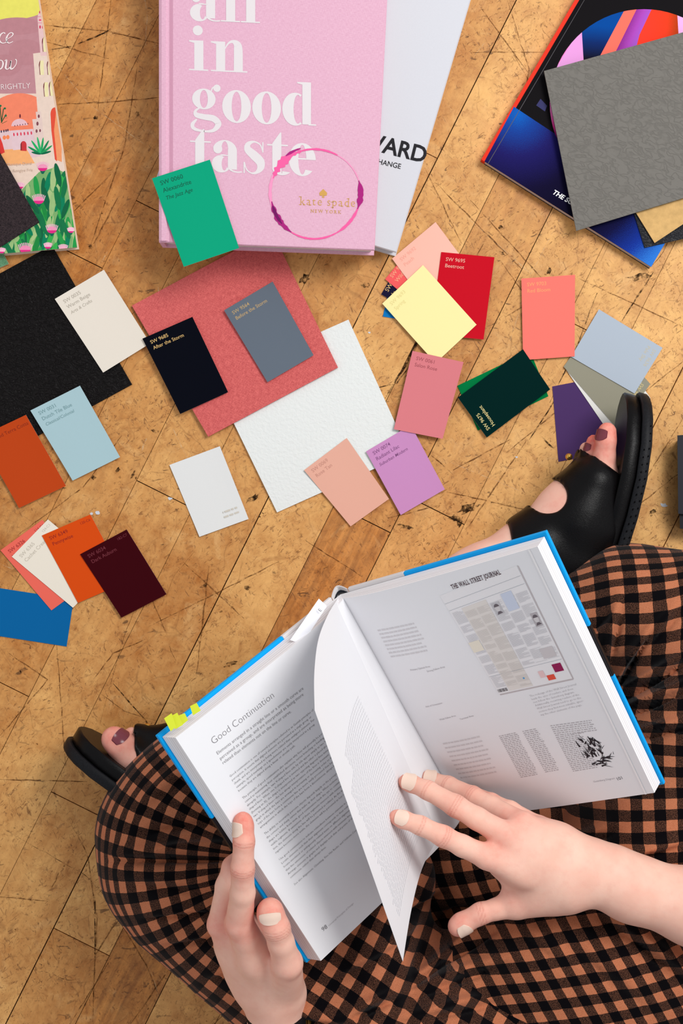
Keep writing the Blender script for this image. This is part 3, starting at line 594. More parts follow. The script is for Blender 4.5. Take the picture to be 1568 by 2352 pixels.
brush([(15, 88), (17, 92), (14, 97), (6, 99), (0, 95), (-2, 88), (2, 79), (8, 75), (12, 77)], [1, 1.5, 1.5, 2, 3.5, 4, 3, 2, 3], IW)
brush([(16, 90), (26, 84), (30, 78), (26, 75), (20, 78), (15, 87), (16, 95), (21, 99), (30, 95)], [1.2, 1.5, 3, 2, 2, 4, 3.5, 2, 1.2], IW)
brush([(-6, 150), (-2, 140), (4, 139), (7, 146), (4, 156), (-3, 160)], [3, 2, 2, 4, 3, 2], IW)
brush([(11, 140), (15, 138), (14, 148), (13, 156), (17, 159), (22, 154), (25, 140)], [1.5, 3, 4, 4, 2, 1.5, 2], IW); brush([(26, 139), (24, 150), (25, 158), (31, 156), (37, 147), (38, 139), (35, 136)], [3, 4, 4, 2, 1.5, 2, 2.5], IW)
put_text(top, 'RIGHTLY', surf_at(1, 206, iz + .00055, 3), IW, size=.0072, off=-.01, sx=.95)
put_text(top, 'Monique Duval', surf_at(16, 381, iz + .00055, 3), IT, width=.0226); put_text(top, 'by Rongiye Fris', surf_at(18, 396, iz + .00055, 3), IT, width=.0226)
top.build('front_cover', o)

# magazine, top right
MK = M('mag_black', (16, 13, 16), .6, .1); RED = M('mag_red', (226, 42, 14), .5)
mz = .0105; QM = [(1490, -290), (1920, 0), (1495, 613), (1105, 366)]
QM = [(1105 + .587 * 650, 366 - 650), (1495 + .587 * 650, 613 - 650), (1495, 613), (1105, 366)]
o, top = slab_book('magazine', 'dark magazine with red spine and a colourful circle under the grey leather swatch', QM, 0., mz, MK, page_edges('mag_pages', (206, 190, 184)), cover_t=.0006, inset=.0004, spine_mat=RED)
LAY[0] = 0
def art2(pts, rgb): art(pts, rgb, QM, mz, 'mag')
top.add([P(1105, 366, mz + .00008), P(1112, 371, mz + .00008), P(1112 + .587 * 650, 371 - 650, mz + .00008), P(1105 + .587 * 650, 366 - 650, mz + .00008)], [(0, 1, 2, 3)], RED)
def grad_print(name, stops, p0, p1, nz=.25):
    """printed airbrush gradient between two cover points"""
    t = NT(name); co = t.n('ShaderNodeTexCoord').outputs['Object']; a = P(*p0, mz)[:2]; b = P(*p1, mz)[:2]; d = (b - a) / ((b - a) @ (b - a))
    sx_ = t.n('ShaderNodeSeparateXYZ'); t.l(co, sx_.inputs[0])
    f = t.math('ADD', t.math('MULTIPLY', t.math('SUBTRACT', sx_.outputs[0], float(a[0])), float(d[0])), t.math('MULTIPLY', t.math('SUBTRACT', sx_.outputs[1], float(a[1])), float(d[1])))
    f = t.math('ADD', f, t.math('MULTIPLY', t.math('SUBTRACT', t.noise(co, 1800, 2), .5), nz))
    r = t.n('ShaderNodeValToRGB'); cr = r.color_ramp
    cr.elements[0].position = stops[0][0]; cr.elements[0].color = lin(stops[0][1]); cr.elements[1].position = stops[-1][0]; cr.elements[1].color = lin(stops[-1][1])
    for p_, c_ in stops[1:-1]: cr.elements.new(p_).color = lin(c_)
    t.l(f, r.inputs[0]); t.l(r.outputs[0], t.b.inputs['Base Color']); spec(t.b, .6, .1); MC[name] = t.m; return t.m
def radial_print(name, stops, c0, R_, nz=.2):
    t = NT(name); co = t.n('ShaderNodeTexCoord').outputs['Object']; a = P(*c0, mz); vm = t.n('ShaderNodeVectorMath', operation='DISTANCE'); t.l(co, vm.inputs[0]); vm.inputs[1].default_value = tuple(a)
    f = t.math('ADD', t.math('DIVIDE', vm.outputs['Value'], R_ * S), t.math('MULTIPLY', t.math('SUBTRACT', t.noise(co, 1800, 2), .5), nz)); r = t.n('ShaderNodeValToRGB'); cr = r.color_ramp
    cr.elements[0].position = stops[0][0]; cr.elements[0].color = lin(stops[0][1]); cr.elements[1].position = stops[-1][0]; cr.elements[1].color = lin(stops[-1][1])
    for p_, c_ in stops[1:-1]: cr.elements.new(p_).color = lin(c_)
    t.l(f, r.inputs[0]); t.l(r.outputs[0], t.b.inputs['Base Color']); spec(t.b, .7, .03); return t.m
def artm(pts, m, clip=QM):
    p = clip_poly(pts, clip)
    if len(p) < 3: return
    LAY[0] += 1
    if sum(p[i - 1][0] * p[i][1] - p[i][0] * p[i - 1][1] for i in range(len(p))) > 0: p = p[::-1]
    top.add([P(x, y, mz + .00008 + LAY[0] * .000012) for x, y in p], [range(len(p))], m)
circ = ell(1478, 236, 216, 215, 72)
artm([(1180, 245), (1263, 300), (1500, 450), (1700, 580), (1495, 613), (1112, 371)], radial_print('mag_blue', [(0, (22, 96, 186)), (.08, (28, 66, 150)), (.2, (34, 30, 96)), (.38, (20, 16, 46)), (.6, (14, 12, 28)), (.76, (20, 20, 60)), (.9, (26, 54, 150)), (1, (50, 120, 210))], (1190, 262), 450))
artm([(1231, 242), (1241, 227), (1256, 243), (1251, 256)], M('mag_square', (36, 36, 92), .4))
C2 = [c_ for c_ in circ]
artm(circ, grad_print('mag_pink', [(0, (250, 130, 200)), (.5, (232, 60, 150)), (1, (60, 10, 60))], (1268, 240), (1300, 250)))
artm([(1262, 180), (1335, 60), (1341, 150), (1300, 240)], M('mag_rose', (226, 150, 214), .45), [p for p in clip_poly([(1200, 0), (1345, 0), (1345, 200), (1200, 200)], circ)])
def inc(pts): return clip_poly(pts, circ)
artm(inc([(1335, 60), (1450, 0), (1370, 140), (1341, 160)]), grad_print('mag_royal', [(0, (0, 70, 150)), (.5, (10, 40, 100)), (1, (14, 12, 30))], (1370, 60), (1365, 135)))
artm(inc([(1446, 0), (1476, 0), (1398, 150), (1366, 150)]), M('mag_coral', (250, 104, 84), .45))
artm(inc([(1472, 0), (1512, 0), (1480, 60), (1460, 130), (1398, 150)]), grad_print('mag_violet', [(0, (120, 20, 110)), (.6, (170, 70, 180)), (1, (160, 90, 200))], (1430, 60), (1475, 80)))
artm(inc([(1506, 0), (1560, 0), (1575, 150), (1450, 150), (1468, 80)]), grad_print('mag_orange', [(0, (250, 60, 40)), (.6, (232, 60, 30)), (1, (150, 60, 10))], (1480, 60), (1565, 60)))
artm(inc([(1553, 0), (1700, 0), (1700, 150), (1562, 150)]), M('mag_rose2', (236, 170, 226), .45))
artm([(1340 + 1, 0), (1342, 0), (1121, 376), (1120, 375)], M('mag_crease', (88, 84, 88), .5))
put_text(top, 'THE SOURCE / ', surf_at(1267, 444, mz + .0005, -31), M('mag_white', (238, 238, 238), .5), size=.0062, off=.028, shear=.2)
top.build('front_cover', o)

# dark folder at the right edge
mb = MB(); q = [(1557, 1010), (1640, 1004), (1640, 1222), (1561, 1214)]
mb.box([P(*p, .0) * [1, 1, 0] + [0, 0, .0002] for p in q] + [P(*p, .022) for p in q], M('folder_black', (24, 25, 32), .45, .35))
mb.box([P(p[0] - 5, p[1] - 10, .0225) for p in [(1560, 1010), (1640, 1004), (1640, 1195), (1562, 1190)]] + [P(p[0] - 5, p[1] - 10, .026) for p in [(1560, 1010), (1640, 1004), (1640, 1195), (1562, 1190)]], M('folder_lid', (30, 31, 40), .4, .4))
tag(mb.build('folder'), 'black folder of which only a thin strip shows at the right edge', 'folder')
exec_part2 = True
# ------------------------------------------------------------ open book
def A3(*v): return np.array(v, float)
BKQ = dict(T=A3(-.0021, -.0643, .1754), B=A3(.1052, -.2636, .0619), TL=A3(-.1336, -.1627, .313), BL=A3(-.0274, -.3597, .198), TR=A3(.1476, -.0145, .3199), BR=A3(.2554, -.2157, .2077))
nL = np.cross(BKQ['TL'] - BKQ['T'], BKQ['B'] - BKQ['T']); nL /= np.linalg.norm(nL)
nR = np.cross(BKQ['B'] - BKQ['T'], BKQ['TR'] - BKQ['T']); nR /= np.linalg.norm(nR)
def board(side, s, v):
    a, b = (BKQ['TL'], BKQ['BL']) if side == 'L' else (BKQ['TR'], BKQ['BR'])
    s = np.asarray(s, float)[..., None]; v = np.asarray(v, float)[..., None]
    return (BKQ['T'] * (1 - s) + a * s) * (1 - v) + (BKQ['B'] * (1 - s) + b * s) * v
def hprof(w, side):
    w = np.asarray(w, float)
    if side == 'L': return .0055 + .0150 * (1 - np.exp(-w * 8)) * (1 - .45 * w)
    return .0050 + .0105 * (1 - np.exp(-w * 7)) * (1 - .38 * w)
def page(side, w, v, dh=0.):
    """w: 0 at the gutter, 1 at the outer edge; v: 0 top, 1 bottom"""
    w = np.asarray(w, float); v = np.asarray(v, float); n = nL if side == 'L' else nR
    return board(side, w * .982, .012 + .976 * v) + n * (hprof(w, side) + dh)[..., None]
def px2page(side, px, py):
    w, v = .5, .5
    for _ in range(12):
        p = proj(page(side, w, v)); e = np.array([px, py]) - p; h = 1e-4
        J = np.stack([(proj(page(side, w + h, v)) - p) / h, (proj(page(side, w, v + h)) - p) / h], 1); d = np.linalg.solve(J, e); w += d[0]; v += d[1]
    return float(w), float(v)
PWID, PHGT = .212, .248
BLUE = M('cover_blue', (0, 164, 240), .4, .25); CW = M('cover_white', (222, 218, 218), .45, .3); CB = M('cover_black', (22, 18, 22), .35, .4)
PAPER = M('page_paper', (236, 236, 239), .6, .2); 
PEDGE = M('book_page_edges', (228, 225, 227), .8, .1, .05, 500)
book = empty('open_book', tuple(BKQ['B'] - A3(0, 0, .004)), 'open blue covered hardback held in both hands over the lap', 'book')
mb = MB(); ct = .0032
for side, n in (('L', nL), ('R', nR)):
    vb = (.345, .525) if side == 'L' else (.352, .548)
    for s0, s1 in ((.045, .335), (.335, 1.)):
        for v0, v1, m in ((0, vb[0], BLUE), (vb[0], vb[1], CB), (vb[1], 1, BLUE)):
            if s1 < .5: m = CW
            c = [board(side, s, v) for s, v in ((s0, v0), (s1, v0), (s1, v1), (s0, v1))]
            if side == 'L': c = [c[1], c[0], c[3], c[2]]
            c = c[::-1]
            mb.box([p - n * ct for p in c] + c, m)
cov = mb.build('cover', book)
bv = cov.modifiers.new('b', 'BEVEL'); bv.width = .0006; bv.segments = 2; bv.limit_method = 'ANGLE'
mb = MB(); nm = nL + nR; nm /= np.linalg.norm(nm); G = []
for t_ in np.linspace(0, 1, 9):
    a, b = board('L', .045, 0.), board('R', .045, 0.); a2, b2 = board('L', .045, 1.), board('R', .045, 1.)
    sag = -nm * (.012 * math.sin(math.pi * t_) + .001); G.append([a * (1 - t_) + b * t_ + sag, a2 * (1 - t_) + b2 * t_ + sag])
G = np.array(G); mb.grid(G, CW); mb.grid(G + nm * .002, CW, flip=True); mb.grid(np.stack([G[:, 0], G[:, 0] + nm * .002]), CW, flip=True)
mb.build('spine', book)
mb = MB(); G2 = [[p + nm * d for d in (.0022, .0065)] for p in (G[:, 0] * .985 + G[:, 1] * .015)]; mb.grid(G2, M('headband', (20, 26, 36), .6)); mb.build('headband', book)
ww = 1 - np.linspace(0, 1, 34) ** 1.6; ww = ww[::-1]; vv = np.linspace(0, 1, 22)
for side, n in (('L', nL), ('R', nR)):
    mb = MB(); Wg, Vg = np.meshgrid(ww, vv, indexing='ij'); Gt = page(side, Wg, Vg); Gb = board(side, Wg * .988, .012 + .976 * Vg) + n * .0004
    fl = side == 'L'; EA, EB = M('leaf_stack_light', (240, 238, 240), .8, .1), M('leaf_stack_grey', (206, 201, 205), .8, .1)
    mb.grid(Gt, PAPER, flip=not fl); mb.grid(Gb, PEDGE, flip=fl)
    cuts = [0, .16, .19, .34, .38, .50, .53, .70, .73, .86, .88, 1.]
    for a, b in ((Gt[-1], Gb[-1]), (Gt[:, 0], Gb[:, 0]), (Gt[:, -1], Gb[:, -1])):
        for k_, (c0, c1) in enumerate(zip(cuts[:-1], cuts[1:])): mb.grid(np.stack([a * (1 - c0) + b * c0, a * (1 - c1) + b * c1]), (EA if k_ % 2 == 0 else EB))
    globals()['blk' + side] = mb
def pfn(side, px, py, ang=0.):
    """surface function starting at a pixel, x reading direction, y up, metres"""
    w0, v0 = px2page(side, px, py); sg = -1 if side == 'L' else 1; c, s_ = math.cos(ang), math.sin(ang)
    def f(x, y):
        x = np.asarray(x); y = np.asarray(y); X = x * c - y * s_; Y = x * s_ + y * c
        return page(side, w0 + sg * X / PWID, v0 - Y / PHGT, .00012)
    return f
def line_to(mb, side, st, a, b, m, off=0., **k):
    wa, va = px2page(side, *a); wb, vb_ = px2page(side, *b); dx = abs(wb - wa) * PWID; dy = (va - vb_) * PHGT
    put_text(mb, st, pfn(side, *a, math.atan2(dy, dx)), m, width=math.hypot(dx, dy), off=off, **k)
INK = M('ink_grey', (112, 108, 112), .5); INKD = M('ink_dark', (86, 80, 88), .5); INKL = M('ink_light', (186, 182, 186), .5); INKP = M('ink_pale', (214, 211, 214), .5); INKM = M('ink_mid', (186, 182, 186), .5)
L = blkL
line_to(L, 'L', 'Good Continuation', (489, 1711), (630, 1601), INK, off=-.019)
for st, a, b in (('Elements arranged in a straight line or a smooth curve are', (499, 1734), (697, 1583)), ('perceived as a group, and are interpreted as being more', (506, 1746), (697, 1597)), ('related than elements not on the line or curve.', (512, 1756), (669, 1636))):
    line_to(L, 'L', st, a, b, INK, off=-.008, res=2)
paras = [((528, 1786), (720, 1630), ['Good continuation is one of several principles referred to as Gestalt principles of', 'perception. It asserts that aligned elements are perceived as a single group or', 'chunk, and are interpreted as being more related than unaligned elements. For', 'example, speed markings on a speedometer are easily interpreted as a group', 'because they are aligned along a linear or circular path.']),
 ((558, 1836), None, ['The principle of good continuation also explains why lines will generally be per-', 'ceived as maintaining their established directions, versus branching or bending', 'abruptly. For example, two V-shaped lines side by side appear simply as two V-', 'shaped lines. When one V-shaped line is inverted and the other is placed above it', '(forming an X), the shape is interpreted as two opposing diagonal lines instead of', 'two V-shaped lines\u2014the less abrupt interpretation of the lines is dominant. A bar', 'graph in which the bars are arranged in increasing or decreasing order so that the', 'tops of the bars form a continuous line are more easily processed than bar', 'arrangements in which the tops of the bars form a discontinuous, abrupt line.']),
 ((608, 1918), None, ['The ability to accurately perceive objects depends largely on the perception of', 'the corners and sharp curves that make up their shape. When sections of a line or', 'shape are hidden from view, good continuation leads the eye to continue along the', 'visible segments. If extensions of these segments intersect with minimal disrup-', 'tion, the elements along the line will be perceived as related. As the angle of dis-', 'ruption becomes more acute, the elements will be perceived as less related.']),
 ((642, 1977), None, ['Use good continuation to indicate relatedness between elements in a design.', 'Locate elements such that their alignment corresponds to their relatedness, and', 'locate unrelated or ambiguously related items on different alignment paths. Ensure', 'that line extensions of related objects intersect with minimum line disruption.', 'Arrange elements in graphs and displays such that end points of elements form', 'continuous, rather than abrupt lines.']),
 ((676, 2034), None, ['See also Alignment, Chunking, Five Hat Racks, and Uniform Connectedness.'])]
w0, v0 = px2page('L', 528, 1786); w1, v1 = px2page('L', 720, 1632); bw = math.hypot((w1 - w0) * PWID, (v1 - v0) * PHGT); ba = math.atan2((v0 - v1) * PHGT, (w0 - w1) * PWID)
fs = bw / text2d(paras[0][2][0], 0, 2)[0][:, 0].max()
leads = [(548, 1819, 4), (598, 1903, 8), (633, 1961, 5), (667, 2018, 5), None]
for (a, _b, ls), ld in zip(paras, leads):
    for i, st in enumerate(ls):
        q = a if not ld else (a[0] + (ld[0] - a[0]) * i / ld[2], a[1] + (ld[1] - a[1]) * i / ld[2])
        put_text(L, st, pfn('L', *q, ba), INK, size=fs, res=1, off=-.004)
line_to(L, 'L', '98', (741, 2140), (752, 2131), INK); line_to(L, 'L', 'Universal Principles of Design', (755, 2128), (812, 2076), INKL, res=2)
L.build('left_page_block', book, True) if False else L.build('left_page_block', book)
# right page: newspaper picture, captions, diagrams
R = blkR
def rquad(q, m, dh): R.poly([page('R', *px2page('R', *p), dh) for p in q][::-1], m)
NQ = [(1010, 1368), (1186, 1299), (1314, 1558), (1146, 1594)]
def npt(u, v):
    a = np.array(NQ, float); p = (a[0] * (1 - u) + a[1] * u) * (1 - v) + (a[3] * (1 - u) + a[2] * u) * v; return tuple(p)
def nrect(u0, v0, u1, v1, m, dh): rquad([npt(u0, v0), npt(u1, v0), npt(u1, v1), npt(u0, v1)], m, dh)
sh1 = M('print_drop_shadow', (196, 188, 190), .6)  # drop shadow of the newspaper picture, drawn as darker strips
rquad([(1149, 1597), (1317, 1561), (1314, 1556), (1146, 1592)], sh1, .0001); rquad([(1187, 1298), (1191, 1300), (1318, 1560), (1313, 1557)], sh1, .0001)
nrect(0, 0, 1, 1, M('news_white', (238, 236, 238), .6), .00016)
beige = M('news_beige', (229, 223, 218), .6); colm = [M('news_text_%d' % i, c_, .6) for i, c_ in enumerate([(216, 214, 217), (216, 209, 204), (213, 211, 215)])]
nrect(.15, .17, .47, .99, beige, .0002)
rj = random.Random(2)
def ntext(u0, v0, u1, v1, m, lead=.0075):
    v = v0
    while v < v1:
        ue = u1 if rj.random() > .2 else u0 + (u1 - u0) * rj.uniform(.4, .9); nrect(u0, v, ue, v + lead * .5, m, .00026); v += lead
cu = [.01, .155, .31, .48, .65, .82, .99]
for i in range(6):
    v = .17 if i < 1 else .2
    while v < .80 + (.17 if i < 3 else 0):
        h = rj.uniform(.05, .13); m = colm[1] if i in (1, 2) else colm[rj.choice([0, 2])]
        ntext(cu[i] + .008, v + .012, cu[i + 1] - .01, min(v + h, .97 if i < 3 else .8), m); v += h + .014
for (u0, v0, u1, v1, c_) in ((.66, .17, .8, .33, (206, 214, 232)), (.50, .22, .6, .33, (196, 194, 198)), (.88, .40, .97, .52, (186, 180, 184)), (.78, .70, .95, .79, (208, 202, 204)), (.0, .48, .14, .58, (236, 228, 212)), (.83, .85, .95, .92, (150, 30, 84)), (.70, .93, .8, .975, (232, 86, 66)), (.62, .88, .69, .94, (236, 200, 200)), (.40, .90, .42, .915, (80, 160, 216))):
    nrect(u0, v0, u1, v1, M('news_%d_%d_%d' % c_, c_, .6), .0003)
for cx, cy in ((.55, .27), (.925, .455)):  # two small engraved portraits, plain hatched ovals
    rquad([npt(cx + .03 * math.cos(a), cy + .035 * math.sin(a)) for a in np.linspace(0, 2 * math.pi, 14)[:-1]], M('news_face', (214, 210, 212), .6), .00036)
    rquad([npt(cx + .032 * math.cos(a), cy - .012 + .026 * math.sin(a)) for a in np.linspace(math.pi, 2 * math.pi, 9)], M('news_hair', (110, 102, 108), .6), .0004)
    rquad([npt(cx - .035, cy + .055), npt(cx + .04, cy + .05), npt(cx + .015, cy + .03), npt(cx - .012, cy + .03)], M('news_hair', (110, 102, 108), .6), .0004)
for i in range(9): nrect(.01 + i * .014, .955, .01 + i * .014 + .006 + .003 * (i % 3), .985, M('barcode', (120, 116, 118), .6), .0003)
for v in (.085, .155, .825): nrect(.005, v - .0012, .99, v + .0012, M('news_rule', (170, 176, 184), .6), .0003)
NB = M('news_masthead', (66, 36, 48), .5)
wa, va = px2page('R', 1039, 1353); wb, vb_ = px2page('R', 1151, 1318); dxx = (wb - wa) * PWID; dyy = (va - vb_) * PHGT
wt = 0.
tmp = MB(); fz = lambda x, y: np.stack([np.asarray(x), np.asarray(y), np.zeros(np.shape(x))], -1)
wt = serif_feet(tmp, 'THE WALL STREET JOURNAL', fz, NB, .01, .01, .55)
wt = max(v_[:, 0].max() for v_ in tmp.v); k_ = math.hypot(dxx, dyy) / wt
f0 = pfn('R', 1039, 1353, math.atan2(dyy, dxx)); serif_feet(R, 'THE WALL STREET JOURNAL', lambda x, y: f0(np.asarray(x) * k_, np.asarray(y) * k_) + nR * .0003, NB, .01, .01, .55)
def rblock(a, b, lines, m, lead_end, res=1, off=-.008):
    w0, v0 = px2page('R', *a); w1, v1 = px2page('R', *b); ang = math.atan2((v0 - v1) * PHGT, (w1 - w0) * PWID); k = math.hypot((w1 - w0) * PWID, (v0 - v1) * PHGT) / max(text2d(s_, 0, res)[0][:, 0].max() for s_ in lines)
    for i, s_ in enumerate(lines):
        t_ = i / max(1, len(lines) - 1); q = (a[0] + (lead_end[0] - a[0]) * t_, a[1] + (lead_end[1] - a[1]) * t_); put_text(R, s_, pfn('R', *q, ang), m, size=k, res=res, off=off)
rblock((1217, 1601), (1324, 1573), ['The redesign of the Wall Street Journal', 'leads the eyes of readers, and does', 'not follow the Gutenberg diagram.', 'Additionally, recurring readers of the', 'Wall Street Journal tend to go to the', 'section they find most valuable, ignor-', 'ing the other elements of the page.'], INKL, (1242, 1644))
for st, a, b in (('Primary Optical Area', (943, 1541), (988, 1532)), ('Strong Fallow Area', (981, 1544), (1022, 1533)), ('Axis of Orientation', (978, 1625), (1016, 1616)), ('Weak Fallow Area', (1010, 1655), (1047, 1645)), ('Terminal Area', (1057, 1654), (1088, 1645))):
    line_to(R, 'R', st, a, b, INKL, res=2)
line_to(R, 'R', 'Gutenberg Diagram', (1363, 1797), (1412, 1789), INKL, res=2); line_to(R, 'R', '101', (1417, 1793), (1430, 1789), INK)
def rrows(a, b, c_, rows, m, seed, h=.0012, rag=.12, wl=(.002, .006)):
    """rows of word-shaped bars: print too small or faint to read"""
    w0, v0 = px2page('R', *a); w1, v1 = px2page('R', *b); ang = math.atan2((v0 - v1) * PHGT, (w1 - w0) * PWID); Lw = math.hypot((w1 - w0) * PWID, (v0 - v1) * PHGT)
    for i in range(rows):
        t_ = i / max(1, rows - 1); f = pfn('R', a[0] + (c_[0] - a[0]) * t_, a[1] + (c_[1] - a[1]) * t_, ang); dash_rows(R, f, 0, 0, Lw, 1, 0, h, m, seed + i, rag, .0009, wl)
rrows((868, 1450), (958, 1432), (898, 1510), 8, INKP, 10, .0016); rrows((1018, 1710), (1107, 1692), (1058, 1788), 9, INKP, 40, .0016)
rrows((1146, 1692), (1188, 1683), (1196, 1786), 26, INKL, 70, .0009, .1, (.001, .004)); rrows((1200, 1681), (1234, 1674), (1252, 1774), 24, INKL, 120, .0009, .1, (.001, .004))
rrows((1264, 1668), (1360, 1655), (1275, 1690), 6, INKL, 160, .0009, .1, (.001, .004)); rrows((1277, 1695), (1342, 1683), (1316, 1772), 20, INKL, 190, .0009, .25, (.001, .004))
# small ink sketch beside the last column: a plain hatched tuft of plants
ik = M('sketch_ink', (40, 36, 42), .5); rs_ = random.Random(11)
cxw, cvw = px2page('R', 1364, 1726)
for i in range(85):
    a = rs_.uniform(-2.6, 2.6); r0 = rs_.uniform(0, .008); l_ = rs_.uniform(.003, .009); x0 = r0 * math.sin(a) * 1.1 + rs_.gauss(0, .004); y0 = -rs_.uniform(-.013, .016); d_ = rs_.uniform(-.9, .9) + (1.2 if y0 < -.006 else 0)
    dx, dy = l_ * math.sin(d_), l_ * math.cos(d_); wd_ = rs_.choice([.00025, .0004, .0008]); nx, ny = dy / l_ * wd_, -dx / l_ * wd_
    pts = [(x0 - nx, y0 - ny), (x0 + dx * .6 - nx, y0 + dy * .6 - ny), (x0 + dx, y0 + dy), (x0 + nx, y0 + ny)]
    R.poly([page('R', cxw + x / PWID, cvw - y / PHGT, .00014 + i * .000002) for x, y in pts][::-1], ik)
R.build('right_page_block', book)
# a loose top leaf on the right and the leaf being turned
mb = MB(); Wg, Vg = np.meshgrid(np.linspace(.93, .985, 3), vv, indexing='ij')
for w_a, w_b, dh, m in ((.958, .966, .0004, M('leaf_edge', (244, 242, 243), .6)),):
    Wg, Vg = np.meshgrid([w_a, w_b], vv, indexing='ij'); mb.grid(page('R', Wg, Vg, dh), m, flip=True)
mb.build('leaf_edge', book)
topc = np.array([P(*a) for a in [(776, 1374, .184), (753, 1412, .235), (731, 1470, .285), (722, 1548, .325), (723, 1632, .35)]])
botc = np.array([P(*a) for a in [(1031, 1888, .072), (1000, 1935, .12), (968, 1998, .165), (944, 2092, .205), (925, 2208, .24)]])
def crom(c, t_):
    n = len(c) - 1; x = np.clip(t_, 0, 1) * n; i = min(int(x), n - 1); f = x - i; p0, p1, p2, p3 = c[max(i - 1, 0)], c[i], c[i + 1], c[min(i + 2, n)]
    return .5 * ((2 * p1) + (-p0 + p2) * f + (2 * p0 - 5 * p1 + 4 * p2 - p3) * f * f + (-p0 + 3 * p1 - 3 * p2 + p3) * f ** 3)
tn_, tm_ = 40, 30
TG = np.array([[crom(topc, b) * (1 - a) + crom(botc, b) * a for b in np.linspace(0, 1, tn_)] for a in np.linspace(0, 1, tm_)])
du = np.gradient(TG, axis=0); dv = np.gradient(TG, axis=1); TN = np.cross(du, dv); TN /= np.linalg.norm(TN, axis=-1, keepdims=True)
if TN[10, 10, 2] < 0: TN = -TN
mb = MB(); mb.grid(TG, PAPER); mb.grid(TG - TN * .00018, PAPER, flip=True)
mb.grid(np.stack([TG[:, -1], TG[:, -1] - TN[:, -1] * .00018]), PAPER); mb.grid(np.stack([TG[0], TG[0] - TN[0] * .00018]), PAPER); mb.grid(np.stack([TG[-1], TG[-1] - TN[-1] * .00018]), PAPER)
def tsurf(a, b):
    a = np.clip(np.asarray(a, float), 0, 1) * (tm_ - 1); b = np.clip(np.asarray(b, float), 0, 1) * (tn_ - 1)
    i = np.minimum(a.astype(int), tm_ - 2); j = np.minimum(b.astype(int), tn_ - 2); fa = (a - i)[..., None]; fb = (b - j)[..., None]
    g = lambda X: (X[i, j] * (1 - fa) + X[i + 1, j] * fa) * (1 - fb) + (X[i, j + 1] * (1 - fa) + X[i + 1, j + 1] * fa) * fb
    return g(TG) + g(TN) * .00025
GH = M('show_through_print', (232, 232, 235), .6); rg = random.Random(3)
for k in range(46):      # show-through of the print on the other side, lines running across the leaf
    a = .30 + k * .0135; b = .34
    while b < .86 - (.1 if k < 6 else 0):
        w_ = rg.uniform(.01, .03); q = tsurf([a, a, a + .0045, a + .0045], [b, b + w_, b + w_, b]); mb.poly(q, GH); b += w_ + .007
turned = mb.build('turned_page', book, True)
def tz(px, py):
    d = ((proj(TG) - [px, py]) ** 2).sum(-1); i = np.unravel_index(d.argmin(), d.shape); return TG[i][2]
# page flags stuck along the top edge
FLAG = NT('flag_yellow'); FLAG.b.inputs['Base Color'].default_value = lin((216, 226, 60)); spec(FLAG.b, .5, .3); FLAG = FLAG.m
for q in ([(376.6, 1650), (394, 1638), (404, 1669), (392, 1680)], [(391, 1645), (407, 1637), (420, 1665), (402, 1675)], [(408, 1644), (424, 1638), (432, 1654), (417, 1666)], [(436, 1622), (451.5, 1614.5), (461, 1632), (443, 1643)]):
    zz = page('L', *px2page('L', *q[3]))[2] + .0012; mb = MB(); t4 = [P(*p, zz) for p in q]; mb.box([p - A3(0, 0, .0002) for p in t4[::-1]] + t4[::-1], FLAG); mb.build('page_flag', book)
zb = page('L', *px2page('L', 735, 1408))[2] - .0012
mb = MB(); t4 = [P(732, 1375, zb), P(750.5, 1392, zb - .002), P(694, 1480, zb + .016), P(666, 1470, zb + .020)]; mb.box([p - A3(0, 0, .0003) for p in t4[::-1]] + t4[::-1], M('slip_white', (238, 239, 245), .6))
put_text(mb, 'E', surf_at(736, 1406, zb + .006, 55), INK, size=.004)
tag(mb.build('paper_slip'), 'white paper slip tucked into the top of the open book left of the spine', 'bookmark')

